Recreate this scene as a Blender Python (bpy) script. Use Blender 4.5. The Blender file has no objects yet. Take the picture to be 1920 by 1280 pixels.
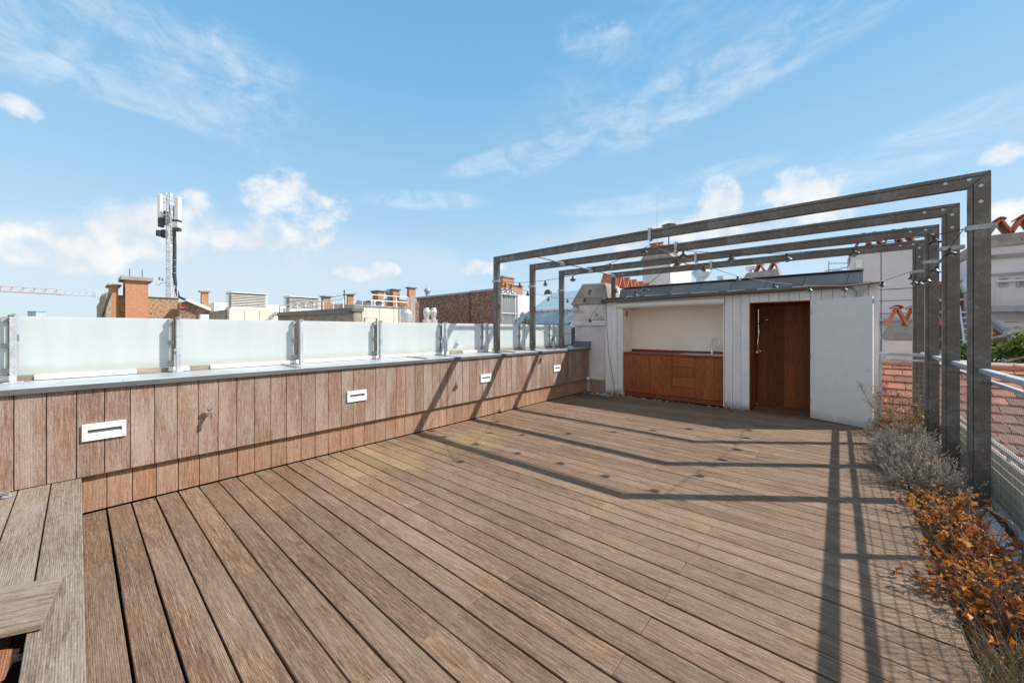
import bpy, math, random
from mathutils import Vector, Matrix
random.seed(7)
R = random.random
U = random.uniform
SC = bpy.context.scene
COL = SC.collection

# ------------------------------------------------------------------ camera
F, CX, HY, EYE = 706.0, 960.0, 618.0, 1.5          # focal length and horizon of the photo, eye height
TH = math.atan2(612, 706)
SN, CS = math.sin(TH), math.cos(TH)
cam = bpy.data.cameras.new('camera')
cam.sensor_width = 36
cam.lens = F / 1920 * 36
cam.shift_y = -(640 - HY) / 1920
cam.clip_start = 0.05
cam.clip_end = 6000
co = bpy.data.objects.new('camera', cam)
COL.objects.link(co)
co.location = (0, 0, EYE)
co.rotation_euler = (math.pi / 2, 0, TH)
SC.camera = co

# ------------------------------------------------------------------ sun, exposure
SUN = Vector((2.44, 1.94, 2.86)).normalized()
sl = bpy.data.lights.new('sun', 'SUN')
sl.energy = 4.5
sl.angle = math.radians(0.53)
sl.color = (1.0, 0.945, 0.86)
so = bpy.data.objects.new('sun', sl)
COL.objects.link(so)
so.location = (8, 6, 12)
so.rotation_euler = (-SUN).to_track_quat('-Z', 'Y').to_euler()
SC.view_settings.view_transform = 'Standard'
SC.view_settings.look = 'None'
SC.view_settings.exposure = 0.50
SC.view_settings.gamma = 1


def ray(px, py):
    a = (px - CX) / F
    return Vector((-SN + a * CS, CS + a * SN, (HY - py) / F))


def onX(px, py, x):
    r = ray(px, py)
    return Vector((0, 0, EYE)) + r * (x / r.x)


def onY(px, py, y):
    r = ray(px, py)
    return Vector((0, 0, EYE)) + r * (y / r.y)


def onZ(px, py, z):
    r = ray(px, py)
    return Vector((0, 0, EYE)) + r * ((z - EYE) / r.z)


def at(px, py, d):
    return Vector((0, 0, EYE)) + ray(px, py) * d


# ------------------------------------------------------------------ node helpers
class NT:
    def __init__(s, nt):
        s.nt = nt
        s.n = nt.nodes
        s.l = nt.links

    def put(s, sock, v):
        if isinstance(v, bpy.types.NodeSocket):
            s.l.new(v, sock)
        elif v is not None:
            sock.default_value = v

    def node(s, t, **kw):
        n = s.n.new(t)
        for k, v in kw.items():
            setattr(n, k, v)
        return n

    def math(s, op, a, b=None, c=None, clamp=False):
        n = s.node('ShaderNodeMath', operation=op, use_clamp=clamp)
        for i, v in enumerate((a, b, c)):
            s.put(n.inputs[i], v)
        return n.outputs[0]

    def vmath(s, op, a, b=None):
        n = s.node('ShaderNodeVectorMath', operation=op)
        s.put(n.inputs[0], a)
        s.put(n.inputs[1], b)
        return n.outputs['Value'] if op in ('DOT_PRODUCT', 'LENGTH') else n.outputs[0]

    def noise(s, vec, scale, detail=4, rough=0.55, dist=0):
        n = s.node('ShaderNodeTexNoise')
        s.put(n.inputs['Vector'], vec)
        s.put(n.inputs['Scale'], scale)
        s.put(n.inputs['Detail'], detail)
        s.put(n.inputs['Roughness'], rough)
        s.put(n.inputs['Distortion'], dist)
        return n.outputs['Fac']

    def ramp(s, fac, stops):
        n = s.node('ShaderNodeValToRGB')
        e = n.color_ramp.elements
        while len(e) < len(stops):
            e.new(0.5)
        for i, (p, c) in enumerate(stops):
            e[i].position = p
            e[i].color = (*c, 1) if len(c) == 3 else c
        s.put(n.inputs[0], fac)
        return n.outputs[0]

    def step(s, v, a, b, o0=0.0, o1=1.0):
        n = s.node('ShaderNodeMapRange', interpolation_type='SMOOTHSTEP')
        s.put(n.inputs[0], v)
        for i, x in enumerate((a, b, o0, o1)):
            s.put(n.inputs[i + 1], x)
        return n.outputs[0]

    def mix(s, f, a, b, mode='MIX'):
        n = s.node('ShaderNodeMix', data_type='RGBA', blend_type=mode)
        s.put(n.inputs[0], f)
        for i, v in ((6, a), (7, b)):
            s.put(n.inputs[i], (*v, 1) if isinstance(v, tuple) and len(v) == 3 else v)
        return n.outputs[2]

    def scale(s, vec, sc):
        return s.vmath('MULTIPLY', vec, sc)


# ------------------------------------------------------------------ world: sky and clouds
W = bpy.data.worlds.new('World')
SC.world = W
W.use_nodes = True
w = NT(W.node_tree)
w.n.clear()
bg = w.node('ShaderNodeBackground')
out = w.node('ShaderNodeOutputWorld')
w.l.new(bg.outputs[0], out.inputs[0])
sky = w.node('ShaderNodeTexSky', sky_type='NISHITA', sun_disc=False)
sky.sun_elevation = math.asin(SUN.z)
sky.sun_rotation = math.atan2(SUN.x, SUN.y)
sky.air_density = 1.0
sky.dust_density = 0.6
sky.ozone_density = 1.0
D = w.node('ShaderNodeTexCoord').outputs['Generated']
sx = w.node('ShaderNodeSeparateXYZ')
w.l.new(D, sx.inputs[0])
elev = sx.outputs[2]
# the photograph's pale, slightly turquoise daylight blue
tint = w.ramp(elev, [(0.0, (5.8, 6.9, 7.7)), (0.10, (5.1, 6.7, 8.0)), (0.28, (3.5, 5.8, 7.9)),
                     (0.55, (1.75, 4.4, 7.2)), (1.0, (1.0, 3.0, 6.0))])
base = w.mix(0.85, sky.outputs[0], tint)


def blob(px, py, rx, ry, ang=0.0, base=False):
    """soft ellipse on the sky dome around the direction of a photo pixel"""
    c = ray(px, py).normalized()
    up = Vector((0, 0, 1))
    t1 = c.cross(up).normalized()
    t2 = t1.cross(c).normalized()
    ca, sa = math.cos(ang), math.sin(ang)
    u = t1 * ca + t2 * sa
    v = t2 * ca - t1 * sa
    du = w.vmath('DOT_PRODUCT', D, tuple(u / rx))
    dv = w.math('SUBTRACT', w.vmath('DOT_PRODUCT', D, tuple(v / ry)), c.dot(v / ry))
    q = w.math('ADD', w.math('MULTIPLY', du, du), w.math('MULTIPLY', dv, dv))
    front = w.math('GREATER_THAN', w.vmath('DOT_PRODUCT', D, tuple(c)), 0.2)
    m_ = w.math('MULTIPLY', w.step(q, 0.0, 1.0, 1.0, 0.0), front)
    return w.math('MULTIPLY', m_, w.step(dv, -.9, .15, .12, 1.0)) if base else m_


def total(lst):
    o = lst[0]
    for x in lst[1:]:
        o = w.math('ADD', o, x)
    return w.math('MINIMUM', o, 1.0)


n1 = w.math('ADD', w.math('MULTIPLY', w.noise(w.scale(D, (1, 1, 1.25)), 22, 10, 0.62, 0.1), .55), w.math('MULTIPLY', w.noise(w.scale(D, (1, 1, 1.2)), 8, 3, 0.5), .45))
n2 = w.noise(w.scale(D, (1, 1, 1.6)), 5.0, 5, 0.55)
cum = total([blob(*q, 0.0, True) for q in (
    (20, 475, .13, .085), (130, 470, .07, .06), (245, 452, .115, .105), (355, 440, .085, .11), (545, 415, .12, .14), (560, 400, .07, .07), (520, 425, .07, .06), (480, 364, .07, .045),
    (450, 454, .06, .03), (632, 400, .045, .05), (655, 514, .055, .035), (715, 510, .06, .035), (885, 505, .06, .036), (930, 502, .05, .03),
    (1348, 398, .06, .10), (1500, 372, .095, .08), (1280, 430, .10, .04), (1140, 474, .12, .035), (1420, 425, .22, .04), (1875, 294, .035, .028),
    (1890, 430, .09, .06), (15, 202, .05, .028))])
dens = w.math('ADD', w.math('MULTIPLY', cum, 0.95), w.math('MULTIPLY', w.math('SUBTRACT', n1, 0.5), 5.2))
cmask = w.math('MULTIPLY', w.step(dens, 0.30, 1.35), w.step(cum, 0.0, 0.42))
cshade = w.noise(w.scale(D, (1, 1, 1.3)), 11, 7, 0.6)
ccol = w.ramp(cshade, [(0.32, (6.3, 6.7, 7.3)), (0.50, (7.6, 7.6, 7.7)), (0.66, (9.0, 8.7, 8.3))])
# low banks of thin cumulus haze over the rooftops
lowh = total([blob(180, 500, .55, .10), blob(600, 480, .5, .10), blob(1200, 460, .40, .10)])
lowm = w.math('MULTIPLY', w.step(w.math('ADD', w.math('MULTIPLY', lowh, .5), w.math('MULTIPLY', n2, .8)), .48, .95), 0.38)
# cirrus streaks
rot = w.node('ShaderNodeVectorRotate', rotation_type='Z_AXIS')
w.l.new(D, rot.inputs['Vector'])
rot.inputs['Angle'].default_value = math.radians(28)
wn = w.noise(w.scale(rot.outputs[0], (1.6, 5.0, 7.0)), 2.8, 9, 0.66, 1.1)
wn2 = w.noise(w.scale(D, (3.0, 3.0, 10.0)), 1.8, 8, 0.66, 0.5)
cir = total([blob(120, 90, .40, .055, -.16), blob(330, 110, .26, .10, .16), blob(60, 20, .40, .07), blob(260, 160, .30, .05, .12),
             blob(950, 296, .22, .032, .24), blob(1120, 240, .30, .045, .36), blob(1330, 160, .30, .05, .36), blob(1560, 45, .42, .05, .26),
             blob(1720, 275, .36, .05, .17), blob(1640, 300, .2, .03, .1), blob(800, 375, .2, .03, .04), blob(1110, 70, .09, .05, -.2),
             blob(360, 205, .16, .03, 0), blob(1180, 385, .22, .03, 0), blob(1330, 330, .18, .025, .1), w.math('MULTIPLY', blob(1200, 120, .5, .16, .4), .4)])
wv = w.math('MULTIPLY', w.math('ADD', wn, wn2), .5)
cirm = w.math('MULTIPLY', w.math('MULTIPLY', w.step(cir, 0.0, 1.0), w.step(wv, .37, .72)), 0.64)
# added fill: unseen bright cloud behind the camera that lifts the shaded sides
fill_veil = w.math('MULTIPLY', w.step(w.vmath('DOT_PRODUCT', D, (SN, -CS, 0.0)), -0.05, 0.5), w.step(w.math('ADD', elev, w.math('MULTIPLY', n2, .5)), .1, .4, .9, .8))
c = w.mix(cirm, base, (6.6, 7.4, 7.9))
c = w.mix(lowm, c, (6.6, 7.0, 7.3))
c = w.mix(w.math('MULTIPLY', cmask, .8), c, ccol)
c = w.mix(fill_veil, c, (7.4, 7.0, 6.5))
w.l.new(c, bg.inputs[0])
bg.inputs[1].default_value = 0.086

# ------------------------------------------------------------------ materials


def pmat(name):
    m = bpy.data.materials.new(name)
    m.use_nodes = True
    t = NT(m.node_tree)
    b = t.n['Principled BSDF']
    return m, t, b


def coords(t, shift=True):
    v = t.node('ShaderNodeTexCoord').outputs['Object']
    a = t.node('ShaderNodeAttribute', attribute_name='tone')
    if shift:
        v = t.vmath('ADD', v, t.vmath('MULTIPLY', a.outputs['Vector'], (17.3, 9.1, 23.7)))
    return v, a.outputs['Fac']


def bump(t, b, h, strength, dist=0.01):
    n = t.node('ShaderNodeBump')
    n.inputs['Strength'].default_value = strength
    n.inputs['Distance'].default_value = dist
    t.put(n.inputs['Height'], h)
    t.l.new(n.outputs[0], b.inputs['Normal'])


def simple(name, c1, c2, scale=4, detail=5, rough=.6, metal=0.0, stretch=(1, 1, 1), tone=.25, bmp=0.0, spots=None, lo=.3, hi=.7, foot=0, runs=0):
    m, t, b = pmat(name)
    v, tn = coords(t)
    f = t.noise(t.scale(v, stretch), scale, detail, .6)
    c = t.ramp(f, [(lo, c1), (hi, c2)])
    if spots:
        sc, thr, col = spots
        k = t.noise(v, sc, 4, .6)
        c = t.mix(t.step(k, thr, thr + .08), c, col)
    if foot or runs:
        rw = t.node('ShaderNodeTexCoord').outputs['Object']
        sz = t.node('ShaderNodeSeparateXYZ')
        t.l.new(rw, sz.inputs[0])
    if foot:
        nz = t.noise(t.scale(rw, (9, 9, 4)), 1, 5, .7)
        f2 = t.step(t.math('SUBTRACT', sz.outputs[2], t.math('MULTIPLY', nz, .22)), -.13, .07, foot, 0)
        c = t.mix(f2, c, (.16, .13, .10))
    if runs:
        nz = t.noise(t.scale(v, (26, 26, 1.1)), 1, 5, .65)
        c = t.mix(t.step(nz, .55, .75, 0, runs), c, (.40, .37, .34))
    k = t.math('ADD', t.math('MULTIPLY', tn, tone), 1 - tone / 2)
    n = t.node('ShaderNodeVectorMath', operation='SCALE')
    t.l.new(c, n.inputs[0])
    t.l.new(k, n.inputs['Scale'])
    t.l.new(n.outputs[0], b.inputs['Base Color'])
    b.inputs['Roughness'].default_value = rough
    b.inputs['Metallic'].default_value = metal
    if bmp:
        bump(t, b, f, bmp)
    return m


def wood(name, axis, dark, mid, light, grey, greyamt, rough=.75, tone=.35, fine=230, stain=None, grooves=True):
    m, t, b = pmat(name)
    v, tn = coords(t)
    raw = t.node('ShaderNodeTexCoord').outputs['Object']
    s1 = [110.0] * 3
    s2 = [fine] * 3
    s3 = [5.0] * 3
    s1[axis], s2[axis], s3[axis] = 5.0, 16.0, 1.1
    a = t.noise(t.scale(v, tuple(s1)), 1, 5, .6)
    f = t.noise(t.scale(v, tuple(s2)), 1, 3, .7)
    g = t.noise(t.scale(v, tuple(s3)), 1, 4, .6, .3)
    sp = t.noise(v, 85, 4, .8)
    h = t.math('ADD', t.math('MULTIPLY', a, .55), t.math('MULTIPLY', f, .45))
    sep = t.node('ShaderNodeSeparateXYZ')
    t.l.new(raw, sep.inputs[0])
    gr = t.math('ADD', t.math('MULTIPLY', t.math('SINE', t.math('MULTIPLY', sep.outputs[1], 2 * math.pi / .0072)), .5), .5)
    gr = t.math('POWER', gr, 2.0)
    c = t.ramp(h, [(.32, dark), (.5, mid), (.68, light)])
    gm = t.step(t.math('ADD', t.math('MULTIPLY', g, .7), t.math('MULTIPLY', f, .35)), .42, .66, 0, greyamt)
    c = t.mix(gm, c, grey)
    big = t.noise(raw, .9, 4, .6)
    if stain:
        c = stain(t, raw, c, sp, g)
    k = t.math('ADD', t.math('MULTIPLY', tn, tone), 1 - tone / 2)
    k = t.math('MULTIPLY', k, t.math('ADD', t.math('MULTIPLY', big, .6), .70))
    k = t.math('MULTIPLY', k, t.math('ADD', t.math('MULTIPLY', sp, 1.1), .45))
    if grooves:
        k = t.math('MULTIPLY', k, t.math('SUBTRACT', 1.10, t.math('MULTIPLY', gr, .42)))
    n = t.node('ShaderNodeVectorMath', operation='SCALE')
    t.l.new(c, n.inputs[0])
    t.l.new(k, n.inputs['Scale'])
    t.l.new(n.outputs[0], b.inputs['Base Color'])
    b.inputs['Roughness'].default_value = rough
    b.inputs['Specular IOR Level'].default_value = .25
    bump(t, b, h, .55 if grooves else .2, .006)
    return m


def deck_stain(t, raw, c, sp, g):
    s = t.node('ShaderNodeSeparateXYZ')
    t.l.new(raw, s.inputs[0])

    def patch(x, y, rx, ry):
        dx = t.math('DIVIDE', t.math('SUBTRACT', s.outputs[0], x), rx)
        dy = t.math('DIVIDE', t.math('SUBTRACT', s.outputs[1], y), ry)
        q = t.math('ADD', t.math('MULTIPLY', dx, dx), t.math('MULTIPLY', dy, dy))
        return t.step(q, 0, 1, 1, 0)
    lich = t.math('MAXIMUM', t.math('MAXIMUM', patch(-4.0, 2.3, .95, .9), patch(-3.85, 3.5, .8, .95)), t.math('MULTIPLY', patch(-1.2, 3.0, 1.8, 1.0), .45))
    nz = t.noise(raw, 3.5, 5, .65)
    fac = t.step(t.math('ADD', t.math('MULTIPLY', lich, .5), t.math('ADD', t.math('MULTIPLY', nz, .9), t.math('MULTIPLY', sp, 1.0))), 1.20, 1.64, 0, .66)
    c = t.mix(fac, c, (.36, .28, .115))
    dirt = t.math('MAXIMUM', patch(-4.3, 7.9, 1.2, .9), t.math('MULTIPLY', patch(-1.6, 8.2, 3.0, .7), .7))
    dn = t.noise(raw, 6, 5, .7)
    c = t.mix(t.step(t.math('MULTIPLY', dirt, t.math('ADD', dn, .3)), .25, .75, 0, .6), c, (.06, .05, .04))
    return c


M = {}
M['deck'] = wood('deck_wood', 0, (.058, .032, .018), (.188, .117, .075), (.38, .268, .182), (.28, .212, .158), .42, tone=.28, stain=deck_stain)
M['plat'] = wood('platform_wood', 0, (.09, .064, .046), (.225, .172, .13), (.40, .33, .265), (.33, .285, .24), .6, tone=.15)
M['clad'] = wood('cladding_wood', 2, (.095, .050, .033), (.228, .142, .104), (.39, .285, .235), (.35, .30, .272), .66, tone=.13)
M['clad2'] = wood('lower_cladding_wood', 2, (.14, .066, .036), (.285, .158, .098), (.42, .28, .195), (.37, .29, .24), .4, tone=.22)
M['cab'] = wood('cabinet_wood', 2, (.105, .025, .010), (.275, .072, .026), (.43, .14, .055), (.26, .095, .042), .4, rough=.45, grooves=False, fine=60)
M['counter'] = wood('counter_wood', 0, (.11, .030, .015), (.20, .06, .025), (.28, .10, .045), (.25, .11, .07), .3, rough=.4, grooves=False, fine=60)
M['shower_wood'] = wood('shower_wood', 2, (.12, .036, .013), (.25, .078, .025), (.40, .15, .05), (.15, .055, .022), .4, rough=.5, tone=.9, grooves=False, fine=60)
M['sawn'] = wood('sawn_wood', 0, (.12, .04, .02), (.25, .10, .05), (.36, .18, .10), (.3, .2, .13), .3)
M['black'] = simple('dark_void', (.008, .007, .006), (.016, .014, .012), 6, rough=.9)
M['zinc'] = simple('zinc_sheet', (.40, .44, .48), (.55, .59, .62), 2.2, 6, .42, .35, tone=.1, spots=(7, .66, (.30, .33, .36)))
M['zincedge'] = simple('zinc_edge', (.11, .115, .12), (.17, .175, .18), 3, 5, .5, .4, tone=.1)
M['zincdark'] = simple('zinc_dark', (.15, .165, .18), (.21, .225, .24), 2.5, 6, .5, .35, tone=.3, spots=(9, .66, (.26, .29, .31)))
M['gutter'] = simple('gutter_metal', (.15, .125, .10), (.26, .23, .19), 3, 5, .5, .4, stretch=(1, 4, 4))
M['white'] = simple('white_boards', (.66, .67, .71), (.78, .78, .80), 2.5, 6, .55, 0, tone=.10, spots=(30, .675, (.30, .25, .22)), foot=.85, runs=.35)
M['door'] = simple('white_door', (.70, .70, .71), (.77, .77, .77), 5, 5, .5, tone=.0, foot=.5, runs=.16)
M['plaster'] = simple('white_plaster', (.60, .55, .57), (.76, .70, .71), 2.2, 7, .85, tone=.1, bmp=.1, spots=(5, .70, (.42, .37, .35)), runs=.3)
M['cream'] = simple('cream_plaster', (.82, .735, .66), (.89, .81, .74), 2.0, 6, .8, tone=.05)
M['shutter'] = simple('shutter_pvc', (.70, .68, .64), (.76, .74, .71), 3, 3, .45, tone=.05)
M['concrete'] = simple('weathered_concrete', (.20, .175, .16), (.42, .385, .35), 3.5, 8, .9, tone=.15, bmp=.3, spots=(7, .6, (.15, .115, .09)))
M['stained'] = simple('stained_plaster', (.50, .45, .43), (.68, .63, .62), 2.2, 7, .85, tone=.1, bmp=.15, spots=(2.6, .50, (.30, .26, .225)))
M['trim'] = simple('white_kerb', (.70, .69, .64), (.80, .79, .75), 4, 4, .6, tone=.1)
M['lightpl'] = simple('lamp_housing', (.76, .78, .80), (.80, .82, .84), 3, 3, .35, tone=0)
M['chrome'] = simple('chrome', (.70, .70, .70), (.8, .8, .8), 3, 2, .12, 1.0, tone=0)
M['steel'] = simple('brushed_steel', (.55, .56, .57), (.66, .67, .68), 9, 4, .3, .9, tone=.1, stretch=(8, 1, 1))
M['silver'] = simple('silver_cowl', (.55, .55, .56), (.72, .72, .73), 5, 4, .35, .55, tone=.1)
M['lampblack'] = simple('lamp_black', (.030, .032, .033), (.055, .058, .06), 8, 3, .4, .2, tone=0)
M['cable'] = simple('cable_black', (.02, .02, .02), (.035, .035, .035), 8, 2, .6)
M['beige'] = simple('beige_panel', (.58, .54, .46), (.68, .64, .56), 1.5, 5, .6, tone=.12)
M['beigedark'] = simple('beige_profile_sheet', (.50, .39, .22), (.62, .49, .29), 3, 5, .6, tone=.15)
M['louvre'] = simple('louvre_metal', (.62, .61, .60), (.72, .71, .70), 2, 4, .5, .1, tone=.1)
M['ventdark'] = simple('vent_shade_metal', (.10, .10, .11), (.16, .16, .17), 3, 4, .6)
M['mast'] = simple('mast_steel', (.62, .64, .66), (.74, .75, .77), 3, 4, .5, .3)
M['antenna'] = simple('antenna_shell', (.72, .73, .70), (.79, .80, .77), 2, 3, .5, tone=.05)
M['navy'] = simple('dark_cable_blue', (.03, .05, .075), (.06, .085, .115), 5, 4, .6)
M['stone'] = simple('brown_stone', (.17, .14, .11), (.36, .31, .25), 2.5, 8, .9, stretch=(1, 1, 3))
M['flat'] = simple('roof_felt', (.16, .16, .155), (.26, .255, .25), .8, 7, .9)
M['ground'] = simple('city_ground', (.10, .10, .095), (.20, .19, .175), .05, 8, .95)
M['facade'] = simple('pale_facade', (.36, .33, .29), (.46, .43, .38), .4, 6, .9, tone=.5)
M['paint'] = simple('lilac_white_wall', (.56, .53, .55), (.68, .65, .66), 1.2, 7, .85, tone=.05, spots=(4, .70, (.44, .41, .41)))
M['palegreen'] = simple('pale_green_roof', (.80, .90, .84), (.88, .96, .91), 1.2, 5, .30, .45)
M['bluemetal'] = simple('blue_seam_roof', (.10, .165, .21), (.17, .24, .29), 1.5, 5, .5, .2, tone=.35)
M['slate'] = simple('slate_dark', (.055, .06, .07), (.10, .11, .12), 3, 4, .6)
M['rust'] = simple('rusty_sheet', (.42, .37, .31), (.62, .56, .49), 1.6, 8, .75, stretch=(1, 3, 1), spots=(2.3, .54, (.38, .155, .06)))
M['redwood'] = simple('red_boards', (.20, .050, .025), (.34, .10, .05), 4, 5, .8, stretch=(1, 6, .5), tone=.4)
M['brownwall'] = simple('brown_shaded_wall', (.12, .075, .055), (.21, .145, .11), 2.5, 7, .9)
M['tile'] = simple('terracotta_tile', (.20, .062, .034), (.35, .13, .075), 5, 7, .8, tone=.85, bmp=.2, spots=(11, .60, (.15, .095, .065)))
M['ridge'] = simple('ridge_tile', (.36, .155, .10), (.50, .25, .175), 5, 6, .75, tone=.25)
M['cowltile'] = simple('cowl_tile', (.36, .10, .05), (.54, .20, .11), 5, 6, .75, tone=.35)
M['craneR'] = simple('crane_red', (.68, .30, .26), (.76, .38, .33), 2, 3, .6)
M['craneW'] = simple('crane_grey', (.55, .57, .58), (.65, .66, .67), 2, 3, .6)
M['soil'] = simple('soil', (.025, .018, .012), (.07, .05, .035), 14, 6, .95, bmp=.5)
M['membrane'] = simple('planter_membrane', (.60, .64, .68), (.74, .77, .80), 3, 5, .6, spots=(11, .66, (.36, .35, .34)))
M['bark'] = simple('shrub_bark', (.10, .07, .055), (.24, .19, .16), 12, 5, .9)
M['debris'] = simple('pale_debris', (.55, .53, .50), (.80, .78, .75), 9, 3, .9)
M['wire'] = simple('net_wire', (.36, .35, .34), (.48, .47, .45), 6, 2, .45, .3)
M['aluedge'] = simple('alu_edge', (.03, .028, .025), (.06, .055, .05), 5, 4, .6)
M['bluegrey'] = simple('blue_metal_vent', (.40, .52, .60), (.54, .66, .74), 4, 4, .45, .3)


def galv(name, c1, c2, c3, metal=.35, rough=.48, rust=None):
    m, t, b = pmat(name)
    v, tn = coords(t)
    vo = t.node('ShaderNodeTexVoronoi')
    t.l.new(v, vo.inputs['Vector'])
    vo.inputs['Scale'].default_value = 90
    f = t.math('ADD', t.math('MULTIPLY', vo.outputs['Color'], .22), t.math('MULTIPLY', t.noise(v, 6, 9, .7), .78))
    c = t.ramp(f, [(.32, c1), (.5, c2), (.66, c3)])
    if rust:
        k = t.noise(t.scale(v, (1, 1, 1)), 2.6, 7, .7)
        c = t.mix(t.step(k, .40, .60, 0, .85), c, rust)
        k2 = t.noise(t.scale(v, (1, 1, 1)), 34, 6, .75)
        c = t.mix(t.step(k2, .5, .72, 0, .6), c, (.07, .055, .045))
    t.l.new(c, b.inputs['Base Color'])
    b.inputs['Metallic'].default_value = metal
    t.put(b.inputs['Roughness'], t.math('ADD', t.math('MULTIPLY', f, .3), rough - .15))
    return m


M['galv'] = galv('galvanised_steel', (.34, .38, .42), (.47, .51, .55), (.60, .64, .67))
M['galvdull'] = galv('dull_galvanised', (.24, .25, .26), (.34, .35, .36), (.44, .45, .46))
M['beam'] = galv('weathered_steel', (.085, .085, .085), (.135, .133, .13), (.24, .24, .245), .45, .40, (.118, .098, .082))
M['seam'] = simple('steel_seam', (.05, .047, .045), (.085, .08, .075), 5, 3, .6)


def brick(name, c1, c2, mortar, rough=.9, patch=None):
    m, t, b = pmat(name)
    v, tn = coords(t, False)
    s = t.node('ShaderNodeSeparateXYZ')
    t.l.new(v, s.inputs[0])
    cb = t.node('ShaderNodeCombineXYZ')
    t.put(cb.inputs[0], t.math('ADD', s.outputs[0], s.outputs[1]))
    t.put(cb.inputs[1], s.outputs[2])
    br = t.node('ShaderNodeTexBrick')
    t.l.new(cb.outputs[0], br.inputs['Vector'])
    br.inputs['Color1'].default_value = (*c1, 1)
    br.inputs['Color2'].default_value = (*c2, 1)
    br.inputs['Mortar'].default_value = (*mortar, 1)
    br.inputs['Scale'].default_value = 1
    br.inputs['Brick Width'].default_value = .26
    br.inputs['Row Height'].default_value = .085
    br.inputs['Mortar Size'].default_value = .010
    br.inputs['Bias'].default_value = 0
    n = t.noise(v, 9, 5, .7)
    c = t.mix(t.step(n, .3, .7, 0, .5), br.outputs[0], tuple(x * .55 for x in c1))
    if patch:
        k = t.noise(v, 7, 7, .8)
        c = t.mix(t.step(k, .46, .58, 0, .9), c, patch)
        k = t.noise(v, 5.5, 6, .75)
        c = t.mix(t.step(k, .52, .62, 0, .8), c, (.07, .045, .03))
    t.l.new(c, b.inputs['Base Color'])
    b.inputs['Roughness'].default_value = rough
    bump(t, b, br.outputs['Fac'], -.3, .02)
    return m


M['brick'] = brick('orange_brick', (.50, .215, .095), (.42, .155, .07), (.40, .33, .25))
M['brickold'] = brick('old_brick', (.40, .20, .10), (.30, .14, .075), (.34, .28, .21), patch=(.42, .33, .20))
M['brickdark'] = brick('dark_brick', (.22, .10, .065), (.13, .065, .05), (.20, .17, .14), patch=(.33, .24, .19))


def glassmat():
    m, t, b = pmat('frosted_glass')
    b.inputs['Base Color'].default_value = (.74, .84, .82, 1)
    v, tn = coords(t)
    f = t.noise(t.scale(v, (7, 7, .7)), 1.2, 7, .65)
    c = t.ramp(f, [(.3, (.62, .665, .675)), (.7, (.72, .75, .755))])
    rw = t.node('ShaderNodeTexCoord').outputs['Object']
    sz = t.node('ShaderNodeSeparateXYZ')
    t.l.new(rw, sz.inputs[0])
    nz = t.noise(t.scale(rw, (6, 6, 6)), 1, 6, .7)
    dz = t.step(t.math('SUBTRACT', sz.outputs[2], t.math('MULTIPLY', nz, .16)), .0, .07, .55, 0)
    c = t.mix(dz, c, (.50, .51, .42))
    sm = t.noise(rw, 2.3, 8, .7)
    c = t.mix(t.step(sm, .52, .75, 0, .35), c, (.56, .60, .58))
    t.l.new(c, b.inputs['Base Color'])
    b.inputs['Roughness'].default_value = .32
    tr = t.node('ShaderNodeBsdfTranslucent')
    tr.inputs[0].default_value = (.84, .89, .885, 1)
    mx = t.node('ShaderNodeMixShader')
    mx.inputs[0].default_value = .45
    t.l.new(b.outputs[0], mx.inputs[1])
    t.l.new(tr.outputs[0], mx.inputs[2])
    t.l.new(mx.outputs[0], t.n['Material Output'].inputs[0])
    return m


M['frost'] = glassmat()


def clear(name, col=(.8, .85, .85)):
    m, t, b = pmat(name)
    v, tn = coords(t)
    t.l.new(t.ramp(t.noise(v, 5, 3), [(.3, col), (.7, tuple(min(1, x * 1.05) for x in col))]), b.inputs['Base Color'])
    b.inputs['Roughness'].default_value = .08
    b.inputs['Transmission Weight'].default_value = .35
    return m


M['bulb'] = clear('bulb_glass', (.36, .36, .35))
M['window'] = simple('window_glass', (.13, .17, .19), (.24, .28, .30), 2, 4, .12)


def leafmat(name, stops, transl=.35):
    m, t, b = pmat(name)
    a = t.node('ShaderNodeAttribute', attribute_name='tone').outputs['Fac']
    v = t.node('ShaderNodeTexCoord').outputs['Object']
    n = t.noise(v, 30, 3, .6)
    c = t.ramp(t.math('ADD', t.math('MULTIPLY', a, .85), t.math('MULTIPLY', n, .15)), stops)
    t.l.new(c, b.inputs['Base Color'])
    b.inputs['Roughness'].default_value = .6
    tr = t.node('ShaderNodeBsdfTranslucent')
    t.l.new(c, tr.inputs[0])
    mx = t.node('ShaderNodeMixShader')
    mx.inputs[0].default_value = transl
    t.l.new(b.outputs[0], mx.inputs[1])
    t.l.new(tr.outputs[0], mx.inputs[2])
    t.l.new(mx.outputs[0], t.n['Material Output'].inputs[0])
    return m


M['orangeleaf'] = leafmat('orange_leaves', [(0, (.085, .035, .014)), (.18, (.26, .075, .016)), (.40, (.56, .17, .020)), (.62, (.74, .29, .035)), (.8, (.62, .36, .10)), (.92, (.46, .33, .15)), (1, (.30, .31, .08))])
M['lavender'] = leafmat('dried_lavender', [(0, (.09, .065, .05)), (.35, (.26, .215, .185)), (.7, (.48, .42, .38)), (1, (.48, .38, .23))], .3)
M['dry'] = leafmat('dry_stems', [(0, (.16, .09, .035)), (.4, (.40, .24, .10)), (.75, (.56, .38, .18)), (1, (.60, .25, .06))], .25)
M['grass'] = leafmat('dry_grass', [(0, (.12, .085, .045)), (.4, (.36, .27, .15)), (.75, (.56, .45, .28)), (1, (.40, .36, .22))], .25)
M['green'] = leafmat('green_leaves', [(0, (.015, .045, .010)), (.4, (.06, .13, .020)), (.75, (.22, .26, .035)), (1, (.42, .38, .06))], .3)

# ------------------------------------------------------------------ mesh helpers
WL = {}                                              # world location of each object


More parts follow.
